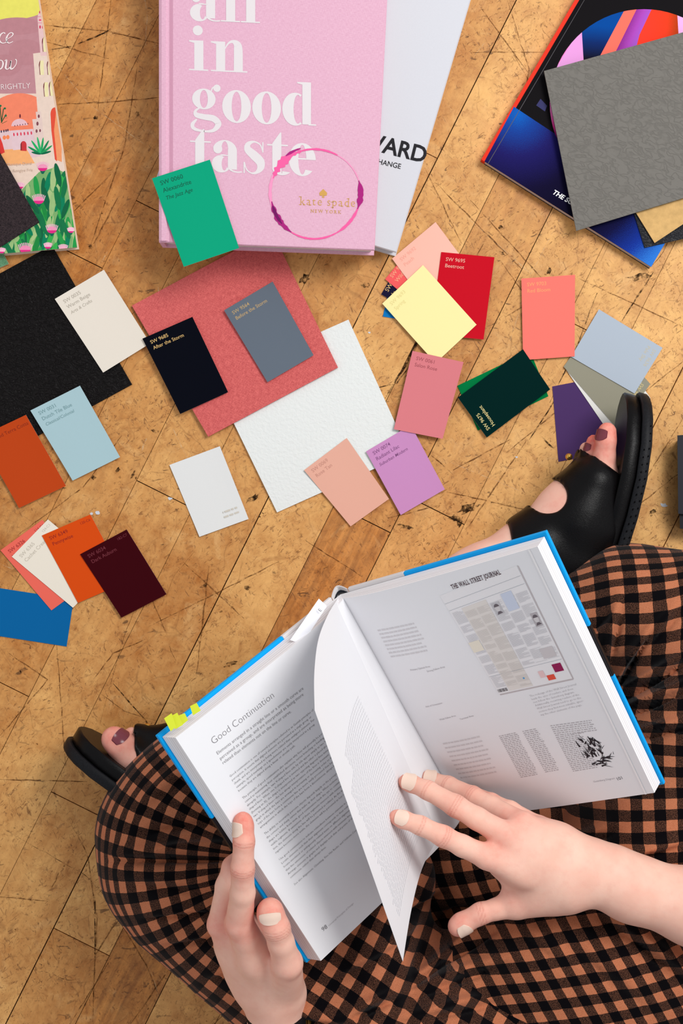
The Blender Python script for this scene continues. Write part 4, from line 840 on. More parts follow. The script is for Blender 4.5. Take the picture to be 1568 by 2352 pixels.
# ------------------------------------------------------------ implicit surfaces for the figure
def snets(D, org, h):
    ins = D < 0; nx, ny, nz = D.shape; cm = np.zeros((nx - 1, ny - 1, nz - 1), np.int8)
    for i in (0, 1):
        for j in (0, 1):
            for k in (0, 1): cm += ins[i:nx - 1 + i, j:ny - 1 + j, k:nz - 1 + k]
    act = (cm > 0) & (cm < 8); ids = np.argwhere(act); idx = -np.ones(act.shape, np.int64); idx[act] = np.arange(len(ids))
    acc = np.zeros((len(ids), 3)); cnt = np.zeros(len(ids)); X, Y, Z = ids.T
    for ax in range(3):
        for o1 in (0, 1):
            for o2 in (0, 1):
                o = [0, 0, 0]; oth = [a for a in range(3) if a != ax]; o[oth[0]] = o1; o[oth[1]] = o2; p = list(o); p[ax] = 1
                a = D[X + o[0], Y + o[1], Z + o[2]]; b = D[X + p[0], Y + p[1], Z + p[2]]; m = (a < 0) != (b < 0); t_ = a[m] / (a[m] - b[m])
                q = np.zeros((m.sum(), 3)); q[:] = o; q[:, ax] += t_; acc[m] += q; cnt[m] += 1
    V = (ids + acc / cnt[:, None]) * h + org; F = []
    for ax in range(3):
        o = [a for a in range(3) if a != ax]; sl = [slice(1, -1)] * 3; sl[ax] = slice(0, -1)
        lo = ins[tuple(slice(0, -1) if a == ax else slice(1, -1) for a in range(3))]; hi = ins[tuple(slice(1, None) if a == ax else slice(1, -1) for a in range(3))]
        E_ = np.argwhere(lo != hi); fl = lo[lo != hi]
        base = E_ + [0 if a == ax else 1 for a in range(3)]
        def g(d1, d2):
            c = base.copy(); c[:, o[0]] -= d1; c[:, o[1]] -= d2; return idx[c[:, 0], c[:, 1], c[:, 2]]
        q = np.stack([g(1, 1), g(0, 1), g(0, 0), g(1, 0)], 1)
        if ax == 1: fl = ~fl
        q[~fl] = q[~fl][:, ::-1]; F.append(q)
    F = np.concatenate(F); return V, F[(F >= 0).all(1)]
def relax(V, F, n=1, k=.5):
    for _ in range(n):
        s_ = np.zeros_like(V); c = np.zeros(len(V))
        for a, b in ((0, 1), (1, 2), (2, 3), (3, 0)):
            np.add.at(s_, F[:, a], V[F[:, b]]); np.add.at(c, F[:, a], 1); np.add.at(s_, F[:, b], V[F[:, a]]); np.add.at(c, F[:, b], 1)
        V = V * (1 - k) + k * s_ / np.maximum(c, 1)[:, None]
    return V
class Field:
    def __init__(s, lo, hi, h):
        s.h = h; s.lo = np.array(lo) - 3 * h; n = np.ceil((np.array(hi) + 3 * h - s.lo) / h).astype(int) + 1
        s.ax = [s.lo[i] + np.arange(n[i]) * h for i in range(3)]; s.D = np.full(n, .03, np.float32)
    def win(s, a, b, r):
        lo = np.minimum(a, b) - r; hi = np.maximum(a, b) + r; sl = []
        for i in range(3): sl.append(slice(max(0, int((lo[i] - s.lo[i]) / s.h)), min(s.D.shape[i], int((hi[i] - s.lo[i]) / s.h) + 2)))
        return tuple(sl)
    def cap(s, D, a, b, ra, rb, k):
        a = np.asarray(a, float); b = np.asarray(b, float); w_ = s.win(a, b, max(ra, rb) + .028)
        if any(q.stop <= q.start for q in w_): return
        x = s.ax[0][w_[0]][:, None, None] - a[0]; y = s.ax[1][w_[1]][None, :, None] - a[1]; z = s.ax[2][w_[2]][None, None, :] - a[2]
        d = b - a; L2 = max(d @ d, 1e-12); t_ = np.clip((x * d[0] + y * d[1] + z * d[2]) / L2, 0, 1)
        q = np.sqrt((x - t_ * d[0]) ** 2 + (y - t_ * d[1]) ** 2 + (z - t_ * d[2]) ** 2) - (ra + (rb - ra) * t_)
        o = D[w_]; hh = np.clip(.5 + .5 * (q - o) / k, 0, 1); D[w_] = q * (1 - hh) + o * hh - k * hh * (1 - hh)
    def chain(s, pts, k, D=None):
        """pts: (x,y,z,r)"""
        D = s.D if D is None else D
        for a, b in zip(pts[:-1], pts[1:]): s.cap(D, a[:3], b[:3], a[3], b[3], k)
    def join(s, pts, k, kk):
        T = np.full(s.D.shape, .03, np.float32); s.chain(pts, k, T); hh = np.clip(.5 + .5 * (T - s.D) / kk, 0, 1); s.D = T * (1 - hh) + s.D * hh - kk * hh * (1 - hh)
    def mesh(s, n=1, k=.5):
        V, F = snets(s.D, s.lo, s.h); return relax(V, F, n, k), F
def C4(px, py, z, r): return (*P(px, py, z), r)
def bounds(L_, m=.01):
    a = np.array(L_); return (a[:, :3] - a[:, 3:] - m).min(0), (a[:, :3] + a[:, 3:] + m).max(0)
def mesh_obj(name, V, F, mats, parent=None, mi=None):
    me = bpy.data.meshes.new(name); me.from_pydata(V.tolist(), [], F.tolist()); me.polygons.foreach_set('use_smooth', [True] * len(F))
    for m in mats: me.materials.append(m)
    if mi is not None: me.polygons.foreach_set('material_index', mi)
    me.update(); o = bpy.data.objects.new(name, me); COL.objects.link(o)
    if parent: o.parent = parent; o.matrix_parent_inverse = parent.matrix_world.inverted()
    return o
person = empty('person', (.15, -.66, 0.), 'person sitting cross-legged in brown and black gingham trousers and black sandals reading the open book', 'person')
RED_ = []       # (point, radius, strength) of naturally redder skin
CRS = []        # (point, axis, halfwidth, radius) of crease lines
ISL = []        # islands of the one body mesh
# --- right hand and arm
zi, zm, zr = tz(905, 1876) + .0075, tz(926, 1797) + .0075, tz(971, 1786) + .0075
print('tip z', zi, zm, zr)
idx_ = [C4(911, 1877, zi, .0062), C4(925, 1882, zi + .001, .0068), C4(965, 1896, zi + .002, .0073), C4(1018, 1921, zi + .001, .0083), C4(1062, 1943, zi - .003, .0084), C4(1118, 1968, zi - .008, .0100)]
mid_ = [C4(932, 1796, zm, .0064), C4(943, 1799, zm + .001, .0069), C4(982, 1815, zm + .010, .0075), C4(1046, 1851, zm + .022, .0087), C4(1095, 1880, zm + .026, .0088), C4(1160, 1918, .200, .0105)]
rng_ = [C4(977, 1787, zr, .0060), C4(990, 1790, zr + .001, .0064), C4(1030, 1803, zr + .012, .0071), C4(1086, 1829, zr + .032, .0080), C4(1130, 1853, zr + .045, .0082), C4(1200, 1893, .190, .0100)]
pnk_ = [C4(1062, 1826, .118, .0055), C4(1086, 1822, .126, .0060), C4(1128, 1841, .146, .0068), C4(1172, 1860, .160, .0070), C4(1236, 1900, .172, .0090)]
thb_ = [C4(1051, 2128, .176, .0082), C4(1060, 2122, .176, .0088), C4(1104, 2098, .178, .0086), C4(1140, 2088, .178, .0084), C4(1185, 2078, .178, .0115), C4(1262, 2058, .180, .0150)]
fl_ = Field(*bounds(idx_ + mid_ + rng_ + pnk_ + thb_ + [C4(1740, 2124, .187, .034)]), .0013)
wr = (1330, 2008)
for f_, a_, r_ in ((idx_[-1], C4(1300, 2030, .186, .018), .0135), (mid_[-1], C4(1310, 2005, .190, .018), .0135), (rng_[-1], C4(1330, 1985, .186, .017), .013), (pnk_[-1], C4(1345, 1970, .178, .0155), .0115)):
    fl_.chain([(*f_[:3], f_[3]), (*((np.array(f_[:3]) * .55 + np.array(a_[:3]) * .45)), r_), a_], .012)
fl_.chain([C4(1170, 1965, .186, .011), C4(1230, 1990, .184, .014)], .012); fl_.chain([C4(1200, 1925, .186, .012), C4(1280, 1960, .184, .016)], .012); fl_.chain([C4(1150, 1985, .184, .010), C4(1215, 2040, .180, .012)], .012)
fl_.chain([C4(1185, 2060, .178, .0105), C4(1240, 2040, .181, .014), C4(1300, 2040, .182, .018)], .014)
fl_.chain([C4(1305, 2030, .182, .019), C4(1345, 2010, .182, .0200), C4(1450, 2040, .182, .0255), C4(1600, 2085, .184, .0300), C4(1740, 2124, .187, .0325)], .012)
fl_.chain([C4(1320, 1985, .182, .018), C4(1400, 1998, .182, .020)], .012)
for ch in (thb_, pnk_, rng_, idx_, mid_): fl_.join(ch, .0035, .0030 if ch is not thb_ else .008)
ISL.append(fl_.mesh(2, .45)); FR = fl_
for ch in (idx_, mid_, rng_):
    RED_ += [(ch[0][:3], .010, .7), (ch[3][:3], .010, .45), (ch[-1][:3], .015, .35), (ch[2][:3], .006, .3)]; CRS += [(ch[3], ch[4], 3), (ch[2], ch[3], 2)]
RED_ += [(pnk_[2][:3], .010, .5), (pnk_[-1][:3], .013, .4), (thb_[0][:3], .012, .85), (thb_[2][:3], .010, .6), (P(1150, 1930, .18), .02, .5), (P(1180, 2060, .185), .014, .35)]; CRS += [(thb_[2], thb_[3], 3)]
# --- left hand and arm
zt = page('L', *px2page('L', 560, 1885))[2] + .0085
zth = page('L', *px2page('L', 640, 2085))[2] + .0105
print('left z', zt, zth)
lidx = [C4(558, 1885, zt, .0068), C4(559, 1897, zt, .0073), C4(560, 1932, zt + .001, .0078), C4(557, 1994, zt - .006, .0087), C4(557, 2050, zt - .018, .0092), C4(549, 2120, zt - .038, .0112)]
lmid = [C4(600, 1915, .216, .006), C4(572, 1950, .220, .0066), C4(534, 1990, .226, .0078), C4(520, 2035, .226, .0084), C4(506, 2124, .214, .0104)]
lrng = [C4(640, 1990, .178, .006), C4(610, 2030, .184, .0068), C4(560, 2080, .188, .0076), C4(520, 2165, .186, .0095)]
lpnk = [C4(670, 2060, .156, .0055), C4(640, 2090, .158, .006), C4(590, 2130, .162, .007), C4(548, 2200, .160, .009)]
lthb = [C4(620, 2090, zth + .002, .0092), C4(621, 2098, zth + .002, .0099), C4(635, 2132, zth + .001, .0100), C4(645, 2165, zth - .006, .0098), C4(659, 2212, zth - .019, .0118), C4(652, 2275, .178, .0165)]
fl_ = Field(*bounds(lidx + lmid + lrng + lpnk + lthb + [C4(640, 2440, .15, .03)]), .0013)
for f_, a_, r_ in ((lidx[-1], C4(630, 2290, .180, .016), .0135), (lmid[-1], C4(612, 2285, .170, .016), .0130), (lrng[-1], C4(612, 2290, .158, .016), .0130), (lpnk[-1], C4(632, 2295, .150, .015), .012)):
    fl_.chain([(*f_[:3], f_[3]), (*((np.array(f_[:3]) * .55 + np.array(a_[:3]) * .45)), r_), a_], .012)
fl_.chain([C4(590, 2160, .195, .011), C4(630, 2225, .185, .014), C4(650, 2280, .172, .018)], .012)
fl_.chain([C4(630, 2285, .166, .0215), C4(634, 2320, .162, .0205), C4(640, 2380, .158, .0220), C4(655, 2460, .158, .026)], .012)
fl_.chain([C4(565, 2140, .200, .014), C4(615, 2190, .188, .015)], .012); fl_.chain([C4(540, 2150, .20, .014), C4(590, 2260, .175, .019)], .012); fl_.join(lthb, .004, .0060)
for ch in (lpnk, lrng, lmid, lidx): fl_.join(ch, .0035, .0028)
ISL.append(fl_.mesh(2, .45)); FL = fl_
RED_ += [(lidx[0][:3], .016, .95), (lidx[2][:3], .008, .4), (lidx[3][:3], .011, .7), (lidx[5][:3], .015, .9), (lmid[4][:3], .013, .8), (lmid[2][:3], .01, .6), (lthb[0][:3], .014, .9), (lthb[2][:3], .010, .4), (lthb[4][:3], .015, .4), (P(600, 2150, .20), .014, 1.1), (P(610, 2185, .20), .012, .9)]
CRS += [(lidx[3], lidx[4], 3), (lidx[2], lidx[3], 2), (lthb[2], lthb[3], 4)]
# --- feet and lower legs
ft = [C4(1394, 991, .074, .0082), C4(1391, 1012, .074, .0090), C4(1387, 1050, .070, .0100), C4(1372, 1110, .062, .0220)]
foot_chains = [ft, [C4(1362, 1014, .060, .0062), C4(1358, 1042, .058, .0075), C4(1358, 1110, .05, .018)], [C4(1346, 1030, .044, .0062), C4(1344, 1060, .043, .0075), C4(1354, 1110, .042, .018)], [C4(1352, 1045, .032, .007), C4(1352, 1110, .034, .017)], [C4(1354, 1062, .020, .007), C4(1352, 1110, .026, .016)]]
legc = [C4(760, 1560, .062, .046), C4(960, 1440, .062, .040), C4(1109, 1346, .060, .034), C4(1225, 1271, .058, .031), C4(1318, 1184, .055, .029), C4(1362, 1110, .05, .024)]
heel = [C4(1318, 1190, .05, .028), C4(1325, 1290, .048, .030), C4(1318, 1390, .045, .029)]
fl_ = Field(*bounds(ft + legc + heel + foot_chains[4]), .0024); fl_.chain(legc, .015); fl_.chain(heel, .02); fl_.chain([C4(1366, 1110, .068, .020), C4(1335, 1200, .062, .026)], .012)
for ch in foot_chains: fl_.join(ch, .003, .0022)
F1 = fl_; ISL.append(fl_.mesh(1, .5)); RED_ += [(ft[0][:3], .016, 1.1), (ft[2][:3], .014, .7), (foot_chains[1][0][:3], .014, .8), (P(1285, 1165, .08), .016, .3)]
upper = Field(fl_.lo + 3 * fl_.h, fl_.lo + np.array(fl_.D.shape) * fl_.h - 3 * fl_.h, fl_.h)
upper.D = np.full(upper.D.shape, .03, np.float32); upper.lo = fl_.lo; upper.ax = fl_.ax; upper.D = fl_.D.copy() - .0028
ft2 = [C4(262, 1698, .072, .0115), C4(275, 1710, .072, .0120), C4(300, 1738, .066, .0150), C4(345, 1768, .060, .0220)]
fch2 = [ft2, [C4(303, 1690, .060, .008), C4(318, 1712, .056, .0095), C4(350, 1750, .05, .018)], [C4(325, 1700, .044, .0075), C4(352, 1740, .042, .016)], [C4(340, 1712, .030, .007), C4(356, 1740, .032, .015)], [C4(352, 1722, .018, .0065), C4(360, 1745, .024, .014)]]
leg2 = [C4(345, 1768, .056, .022), C4(420, 1800, .05, .027), C4(500, 1800, .05, .028), C4(640, 1770, .05, .03), C4(860, 1700, .045, .036)]
f2_ = Field(*bounds(ft2 + leg2 + fch2[4]), .0024); f2_.chain(leg2, .015)
for ch in fch2: f2_.join(ch, .004, .004)
F2 = f2_; ISL.append(f2_.mesh(1, .5)); RED_ += [(ft2[0][:3], .018, 1.0), (ft2[2][:3], .014, .5)]
# --- forearms, upper arms, torso and head, outside the picture, coarse
coarse = Field((-.25, -1.0, .0), (.60, -.36, .86), .010)
def W4(x, y, z, r): return (x, y, z, r)
rel = P(1600, 2085, .184); lel = P(655, 2460, .158)
r0 = P(1705, 2114, .1862); coarse.chain([W4(*r0, .0315), W4(.36, -.348, .200, .0350), W4(.415, -.375, .225, .038)], .02); coarse.chain([W4(.415, -.375, .225, .040), W4(.325, -.665, .42, .047)], .02)
coarse.chain([W4(*lel, .027), W4(-.045, -.53, .185, .034), W4(-.06, -.60, .22, .038)], .02); coarse.chain([W4(-.06, -.60, .22, .040), W4(-.02, -.69, .42, .047)], .02)
coarse.chain([W4(.16, -.74, .12, .11), W4(.17, -.77, .26, .10), W4(.17, -.76, .40, .10)], .05); coarse.chain([W4(.03, -.72, .44, .05), W4(.17, -.75, .47, .055), W4(.31, -.70, .44, .05)], .05)
coarse.chain([W4(.17, -.74, .50, .045), W4(.17, -.70, .58, .045)], .03)
shirt_src = coarse.D.copy()
hc = A3(.17, -.695, .665); hf = A3(0, .77, -.64); hu = A3(0, .64, .77)
def HP(x, f, u, r): q = hc + A3(x, 0, 0) + hf * f + hu * u; return (*q, r)
hd = Field((.05, -.84, .50), (.29, -.54, .80), .0036)
hd.chain([HP(0, -.025, .03, .078), HP(0, .012, .028, .074)], .02); hd.chain([HP(0, .030, -.02, .052), HP(0, .042, -.062, .030)], .03); hd.chain([HP(0, .058, -.078, .016), HP(0, .056, -.076, .016)], .02)
for s_ in (-1, 1):
    hd.chain([HP(s_ * .034, .052, -.022, .026), HP(s_ * .030, .045, -.05, .024)], .02); hd.chain([HP(s_ * .012, .086, .024, .006), HP(s_ * .044, .074, .026, .006)], .010); hd.chain([HP(s_ * .032, .068, .006, .0125), HP(s_ * .031, .068, .006, .0125)], .004)
    hd.chain([HP(s_ * .076, -.012, .016, .008), HP(s_ * .079, -.02, -.002, .010), HP(s_ * .074, -.010, -.020, .006)], .006); hd.chain([HP(s_ * .009, .088, -.028, .0060), HP(0, .092, -.026, .0070)], .006)
hd.chain([HP(0, .080, .018, .007), HP(0, .098, -.022, .0085)], .010); hd.chain([HP(-.020, .078, -.047, .0028), HP(0, .087, -.045, .0050), HP(.020, .078, -.047, .0028)], .004); hd.chain([HP(-.017, .077, -.054, .003), HP(0, .085, -.055, .0058), HP(.017, .077, -.054, .003)], .004)
hd.chain([HP(0, -.03, -.05, .045), (.17, -.735, .56, .045), (.17, -.745, .50, .05)], .03)
ISL.append(hd.mesh(1, .5)); RED_ += [(HP(0, .085, -.050, 1)[:3], .014, .9), (HP(-.04, .06, -.02, 1)[:3], .025, .3), (HP(.04, .06, -.02, 1)[:3], .025, .3)]
ISL.append(coarse.mesh(1, .5))
V = np.concatenate([v for v, f in ISL]); off_ = np.cumsum([0] + [len(v) for v, f in ISL]); F = np.concatenate([f + o for (v, f), o in zip(ISL, off_)])
red = np.zeros(len(V)); crs = np.zeros(len(V))
for p, r, k in RED_: red += k * np.exp(-((V - np.array(p)) ** 2).sum(1) / (r * r))
for a, b, n in CRS:
    pa, pb = np.array(a[:3]), np.array(b[:3]); d = (pb - pa) / np.linalg.norm(pb - pa); q = V - pa; along = q @ d; rad = ((q - along[:, None] * d) ** 2).sum(1) ** .5
    for j in range(n): crs += np.exp(-((along - (j - (n - 1) / 2) * .0022) / .00055) ** 2) * (rad < .016) * (.9 - .15 * abs(j - (n - 1) / 2))
def skin_mat():
    t = NT('skin'); co = t.n('ShaderNodeTexCoord').outputs['Object']; at = t.n('ShaderNodeAttribute', attribute_name='tone').outputs['Color']; sp_ = t.n('ShaderNodeSeparateColor'); t.l(at, sp_.inputs[0])
    n1 = t.noise(co, 38, 3, .55); n2 = t.noise(co, 900, 2, .6); n3 = t.noise(co, 130, 3, .6)
    base = t.mix(t.range(n1, .3, .7), lin((238, 184, 164)), lin((246, 200, 180)))
    base = t.mix(t.math('MULTIPLY', t.range(n3, .5, .7), .25), base, lin((232, 168, 150)))
    rr_ = t.math('MINIMUM', t.math('MULTIPLY', sp_.outputs[0], t.range(n3, .25, .7, .5, 1.05)), .95)
    c = t.mix(rr_, base, lin((226, 112, 98))); c = t.mix(t.math('MULTIPLY', sp_.outputs[1], .42), c, lin((196, 92, 80)))
    t.l(c, t.b.inputs['Base Color']); spec(t.b, .5, .3); t.b.inputs['Subsurface Weight'].default_value = .12; t.b.inputs['Subsurface Radius'].default_value = (.8, .25, .12); t.b.inputs['Subsurface Scale'].default_value = .006
    hh = t.math('SUBTRACT', t.math('MULTIPLY', n2, .25), sp_.outputs[1]); hh = t.math('ADD', hh, t.math('MULTIPLY', n3, .3)); t.bump(hh, .35, .0006); return t.m
SKIN = skin_mat()
body = mesh_obj('body', V, F, [SKIN], person); ca = body.data.color_attributes.new('tone', 'FLOAT_COLOR', 'POINT')
ca.data.foreach_set('color', np.stack([red, crs, red * 0, red * 0 + 1], 1).astype(np.float32).ravel())
# nails
NAIL = M('nail_cream', (234, 206, 188), .18, .6); NAILT = M('nail_mauve', (120, 56, 66), .2, .6)
def fval(fd, q):
    g = (q - fd.lo) / fd.h; i = np.floor(g).astype(int); f = g - i; v = 0.
    for a in (0, 1):
        for b_ in (0, 1):
            for c in (0, 1): v += fd.D[i[0] + a, i[1] + b_, i[2] + c] * (f[0] if a else 1 - f[0]) * (f[1] if b_ else 1 - f[1]) * (f[2] if c else 1 - f[2])
    return v
def nail(fd, ax, tip, r, up, wdeg, ln, m, name='fingernail', fwd=0.):
    """thin curved plate that follows the measured finger surface"""
    ax = np.array(ax[:3]); d = np.array(tip[:3]) - ax; d /= np.linalg.norm(d); up = np.array(up, float); up -= d * (up @ d); up /= np.linalg.norm(up); rt = np.cross(d, up); G = []; n = 12; k = 13; Rr = []
    for i in range(n):
        t_ = i / (n - 1); c = ax + d * ((t_ - .5) * ln + fwd); e = 0.
        for s_ in np.arange(.3, 1.9, .04):
            if fval(fd, c + up * r * s_) > 0: e = r * s_; break
        Rr.append(e)
    Rr = np.array(Rr); Rr[Rr == 0] = r; m0 = Rr[2:7].mean(); Rr = np.maximum(Rr, m0 * .93); Rr = np.convolve(np.pad(Rr, 2, 'edge'), np.ones(5) / 5, 'valid')
    for i in range(n):
        t_ = i / (n - 1); row = []; wf = min(1., .62 + 1.6 * t_) if t_ < .3 else (1. if t_ < .85 else 1 - .35 * ((t_ - .85) / .15) ** 2)
        for j in range(k):
            s_ = 2 * j / (k - 1) - 1; a = math.radians(wdeg) * s_ * wf; cur = (t_ - .5) * ln * (1 - (.10 * s_ * s_ if t_ > .5 else .16 * s_ * s_)) + fwd
            row.append(ax + d * cur + up * (Rr[i] * math.cos(a * .93) + .00035) + rt * math.sin(a) * Rr[i])
        G.append(row)
    G = np.array(G); mb = MB(); dn_ = up * .0012; mb.grid(G, m); mb.grid(G - dn_, m, flip=True)
    for a, b in ((G[0], G[0] - dn_), (G[-1], G[-1] - dn_), (G[:, 0], G[:, 0] - dn_), (G[:, -1], G[:, -1] - dn_)): mb.grid(np.stack([a, b]), m)
    o = mb.build(name, person, True); o['label'] = 'cream polished fingernail' if m is NAIL else 'mauve polished toenail'; return o
def out(a, b, e=.004): a = np.array(a[:3]); b = np.array(b[:3]); d = (a - b) / np.linalg.norm(a - b); return a + d * e
nail(FR, idx_[1], idx_[0], .0067, (.1, .35, 1), 56, .0112, NAIL, fwd=.0006); nail(FR, mid_[1], mid_[0], .0069, (.1, .35, 1), 60, .0122, NAIL, fwd=.0006); nail(FR, rng_[1], rng_[0], .0064, (-.1, .5, 1), 58, .0112, NAIL, fwd=.0006)
nail(FR, thb_[1], thb_[0], .0088, (.35, -.75, .75), 52, .0120, NAIL, fwd=.0006)
nail(FL, lidx[1], lidx[0], .0073, (-1, 0, .75), 50, .0112, NAIL, fwd=-.0015); nail(FL, lthb[1], lthb[0], .0100, (0, -.10, 1), 50, .0095, NAIL, fwd=-.002)
nail(F1, ft[1], ft[0], .0108, (-1, .1, .75), 46, .0105, NAILT, 'toenail', fwd=.004); nail(F1, foot_chains[1][1], foot_chains[1][0], .0082, (-1, .1, .6), 40, .007, NAILT, 'toenail', fwd=.006)
nail(F2, ft2[1], ft2[0], .0120, (.6, .55, .8), 44, .0110, NAILT, 'toenail', fwd=.004)
# sandals
SBL = leather('sandal_leather', (10, 8, 9), 900, .2, .34, .3, .0003); SOLE = M('sole_rubber', (24, 24, 27), .5, .3, .3, 700, .4)
def sandal(label, toe, heelp, dorsal, zc, bulge, Lm):
    s_ = empty('sandal', tuple(P(*toe, 0)), None); s_.parent = person; s_.matrix_parent_inverse = person.matrix_world.inverted(); s_['label'] = label; bpy.context.view_layer.update()
    a0 = P(*toe, 0) * [1, 1, 0]; a1 = P(*heelp, 0) * [1, 1, 0]; d = (a1 - a0) / np.linalg.norm(a1 - a0); dn = np.array([*dorsal, 0.]); dn -= d * (dn @ d); dn /= np.linalg.norm(dn); up = A3(0, 0, 1)
    prof = [(0, .004), (.003, .016), (.010, .027), (.022, .036), (.045, .043), (.075, .045), (.11, .040), (.15, .034), (.20, .034), (.225, .033), (.240, .027), (.248, .017), (.251, .004)]
    def layer(n0, n1, ins, m, name, lab=None, rnd=.0015):
        mb = MB(); rings = []
        for n_, e in ((n0, rnd), (n0 + rnd, 0), (n1 - rnd, 0), (n1, rnd)):
            r_ = []
            seq = [(a, w_) for a, w_ in prof] + [(a, -w_) for a, w_ in prof[::-1]]
            for a, w_ in seq:
                aa = a * Lm / .251; w2 = max(.002, abs(w_) - ins - e) * (1 if w_ > 0 else -1); aa = ins + e + aa * (1 - 2 * (ins + e) / Lm)
                b_ = -4 * bulge * (aa / Lm) * (1 - aa / Lm); r_.append(a0 + d * aa + dn * (n_ + b_) + up * (zc + w2))
            rings.append(r_)
        mb.grid(np.array(rings).transpose(1, 0, 2), m, close_u=True); n_ = len(rings[0]); k = n_ // 2
        for r_, fl in ((rings[0], False), (rings[-1], True)):
            for i in range(k - 1):
                q = [r_[i], r_[i + 1], r_[n_ - 2 - i], r_[n_ - 1 - i]]; mb.poly(q[::-1] if fl else q, m)
        o = mb.build(name, s_, False)
        for p in o.data.polygons: p.use_smooth = len(p.vertices) == 4 and p.index < (n_ * 3)
        if lab: o['label'] = lab
    layer(0, .0095, 0, SOLE, 'sole', 'dark grey rubber outsole'); layer(.0096, .0225, .0035, SBL, 'footbed')
    # tread notches painted as flat black marks for their shade, along the sole rim
    mb = MB()
    for i in range(34):
        aa = (.03 + i * .0065); w_ = np.interp(aa, [p[0] for p in prof], [p[1] for p in prof]); b_ = -4 * bulge * (aa / Lm) * (1 - aa / Lm)
        for n_ in (.0025, .0065):
            c = a0 + d * (aa + (.002 if n_ > .004 else 0)) + dn * (n_ + b_) + up * (zc + w_ + .0002); mb.poly([c + d * .0012 + dn * .0004, c - d * .0004 + dn * .0007, c - d * .0012 - dn * .0004, c + d * .0004 - dn * .0007], M('notch_shade', (8, 8, 9), .8, .05))
    mb.build('tread', s_); return s_
sd1 = sandal('black leather sandal on the foot beside the purple card', (1463, 916), (1282, 1560), (-1, .1), .050, .015, .25)
X, Y = np.meshgrid(upper.ax[0], upper.ax[1], indexing='ij')
def halfplane(a, b):   # positive to the right of a->b seen in the photo
    a, b = P(*a, .07)[:2], P(*b, .07)[:2]; d = (b - a) / np.linalg.norm(b - a); return ((X - a[0]) * d[1] - (Y - a[1]) * d[0])[:, :, None]
for ch in ([C4(1398, 1105, .06, .018), C4(1372, 1210, .06, .022), C4(1335, 1320, .05, .028)], [C4(1398, 1105, .035, .018), C4(1372, 1210, .03, .022)]): upper.chain(ch, .012)
c_ = P(1256, 1137, .075)[:2]; cyl = (np.hypot(X - c_[0], Y - c_[1]) - .0162)[:, :, None]
upD = np.maximum(upper.D, -halfplane((1330, 1024), (1416, 1088))); upD = np.maximum(upD, -halfplane((1172, 1260), (1166, 1192)))
upper.D = np.maximum(upD, -cyl).astype(np.float32)
V_, F_ = upper.mesh(2, .5); mesh_obj('upper', V_, F_, [SBL], sd1)
def stud(p, parent):
    mb = MB(); c = p; G = [[c + A3(math.cos(a) * math.cos(b), math.sin(a) * math.cos(b), math.sin(b)) * .0032 for b in np.linspace(-1.5, 1.5, 8)] for a in np.linspace(0, 2 * math.pi, 15)[:-1]]; mb.grid(G, M('brass', (222, 170, 80), .2, .6, metal=.9), close_u=True); o = mb.build('stud', parent, True); o['label'] = 'round brass stud'
stud(P(1306, 1049, .046), sd1)
sd2 = sandal('black leather sandal on the foot beside the gingham knee at left', (166, 1694), (676, 2004), (.6, .8), .048, .006, .20)
up2 = Field(f2_.lo + 3 * f2_.h, f2_.lo + np.array(f2_.D.shape) * f2_.h, f2_.h); up2.lo = f2_.lo; up2.ax = f2_.ax; up2.D = f2_.D.copy() - .0030
for ch in ([C4(335, 1700, .052, .0125), C4(400, 1712, .048, .018), C4(470, 1760, .048, .024)], [C4(330, 1745, .05, .020), C4(400, 1790, .05, .024)]): up2.chain(ch, .012)
X, Y = np.meshgrid(up2.ax[0], up2.ax[1], indexing='ij'); up2.D = np.maximum(up2.D, halfplane((302, 1660), (318, 1745))).astype(np.float32)
up2.D = np.maximum(up2.D, -halfplane((640, 1650), (600, 1900)) * -1).astype(np.float32) if False else up2.D
V_, F_ = up2.mesh(2, .5); mesh_obj('upper', V_, F_, [SBL], sd2); stud(P(338, 1669, .052), sd2)

# ------------------------------------------------------------ trousers
Lth = [C4(1100, 2560, .10, .10), C4(900, 2370, .095, .088), C4(689, 2170, .088, .083), (*P(560, 2078, .084), .078), (*P(440, 2010, .080), .068), (*P(395, 1975, .076), .064)]
Lsh = [(*P(382, 1915, .074), .062), (*P(428, 1860, .070), .060), (*P(500, 1800, .066), .056), (*P(640, 1690, .062), .048), (*P(800, 1560, .062), .046)]
Lin = [C4(885, 2020, .070, .044), C4(815, 2160, .080, .052), C4(765, 2390, .088, .060)]
Rth = [C4(1330, 2560, .09, .09), C4(1440, 2150, .078, .082), C4(1545, 1880, .080, .082), C4(1620, 1660, .080, .078), C4(1610, 1520, .078, .070)]
Rsh = [C4(1560, 1430, .076, .064), C4(1440, 1412, .072, .058), C4(1330, 1448, .062, .048), C4(1100, 1560, .040, .036), C4(880, 1650, .036, .034)]
Dbl = [C4(1120, 2250, .088, .052), C4(1260, 2200, .096, .058), C4(1420, 2230, .098, .060), C4(1660, 2290, .100, .064)]
Cen = [C4(1010, 2110, .010, .030), C4(1060, 2030, .008, .040), C4(1070, 1900, .004, .040), C4(1110, 2020, .008, .040), C4(1190, 1990, .010, .040), C4(1300, 1900, .02, .045)]
Db2 = [C4(1040, 2420, .084, .056), C4(1300, 2450, .10, .07), C4(1640, 2480, .10, .07)]
hip = [W4(.05, -.60, .10, .105), W4(.16, -.68, .12, .125), W4(.30, -.62, .10, .105)]
lo, hi = bounds(Lth + Lsh + Lin + Rth + Rsh + Dbl + Db2 + hip + Cen); lo[2] = -.012; hi[2] = .26
tr = Field(lo, hi, .0027); parts = []
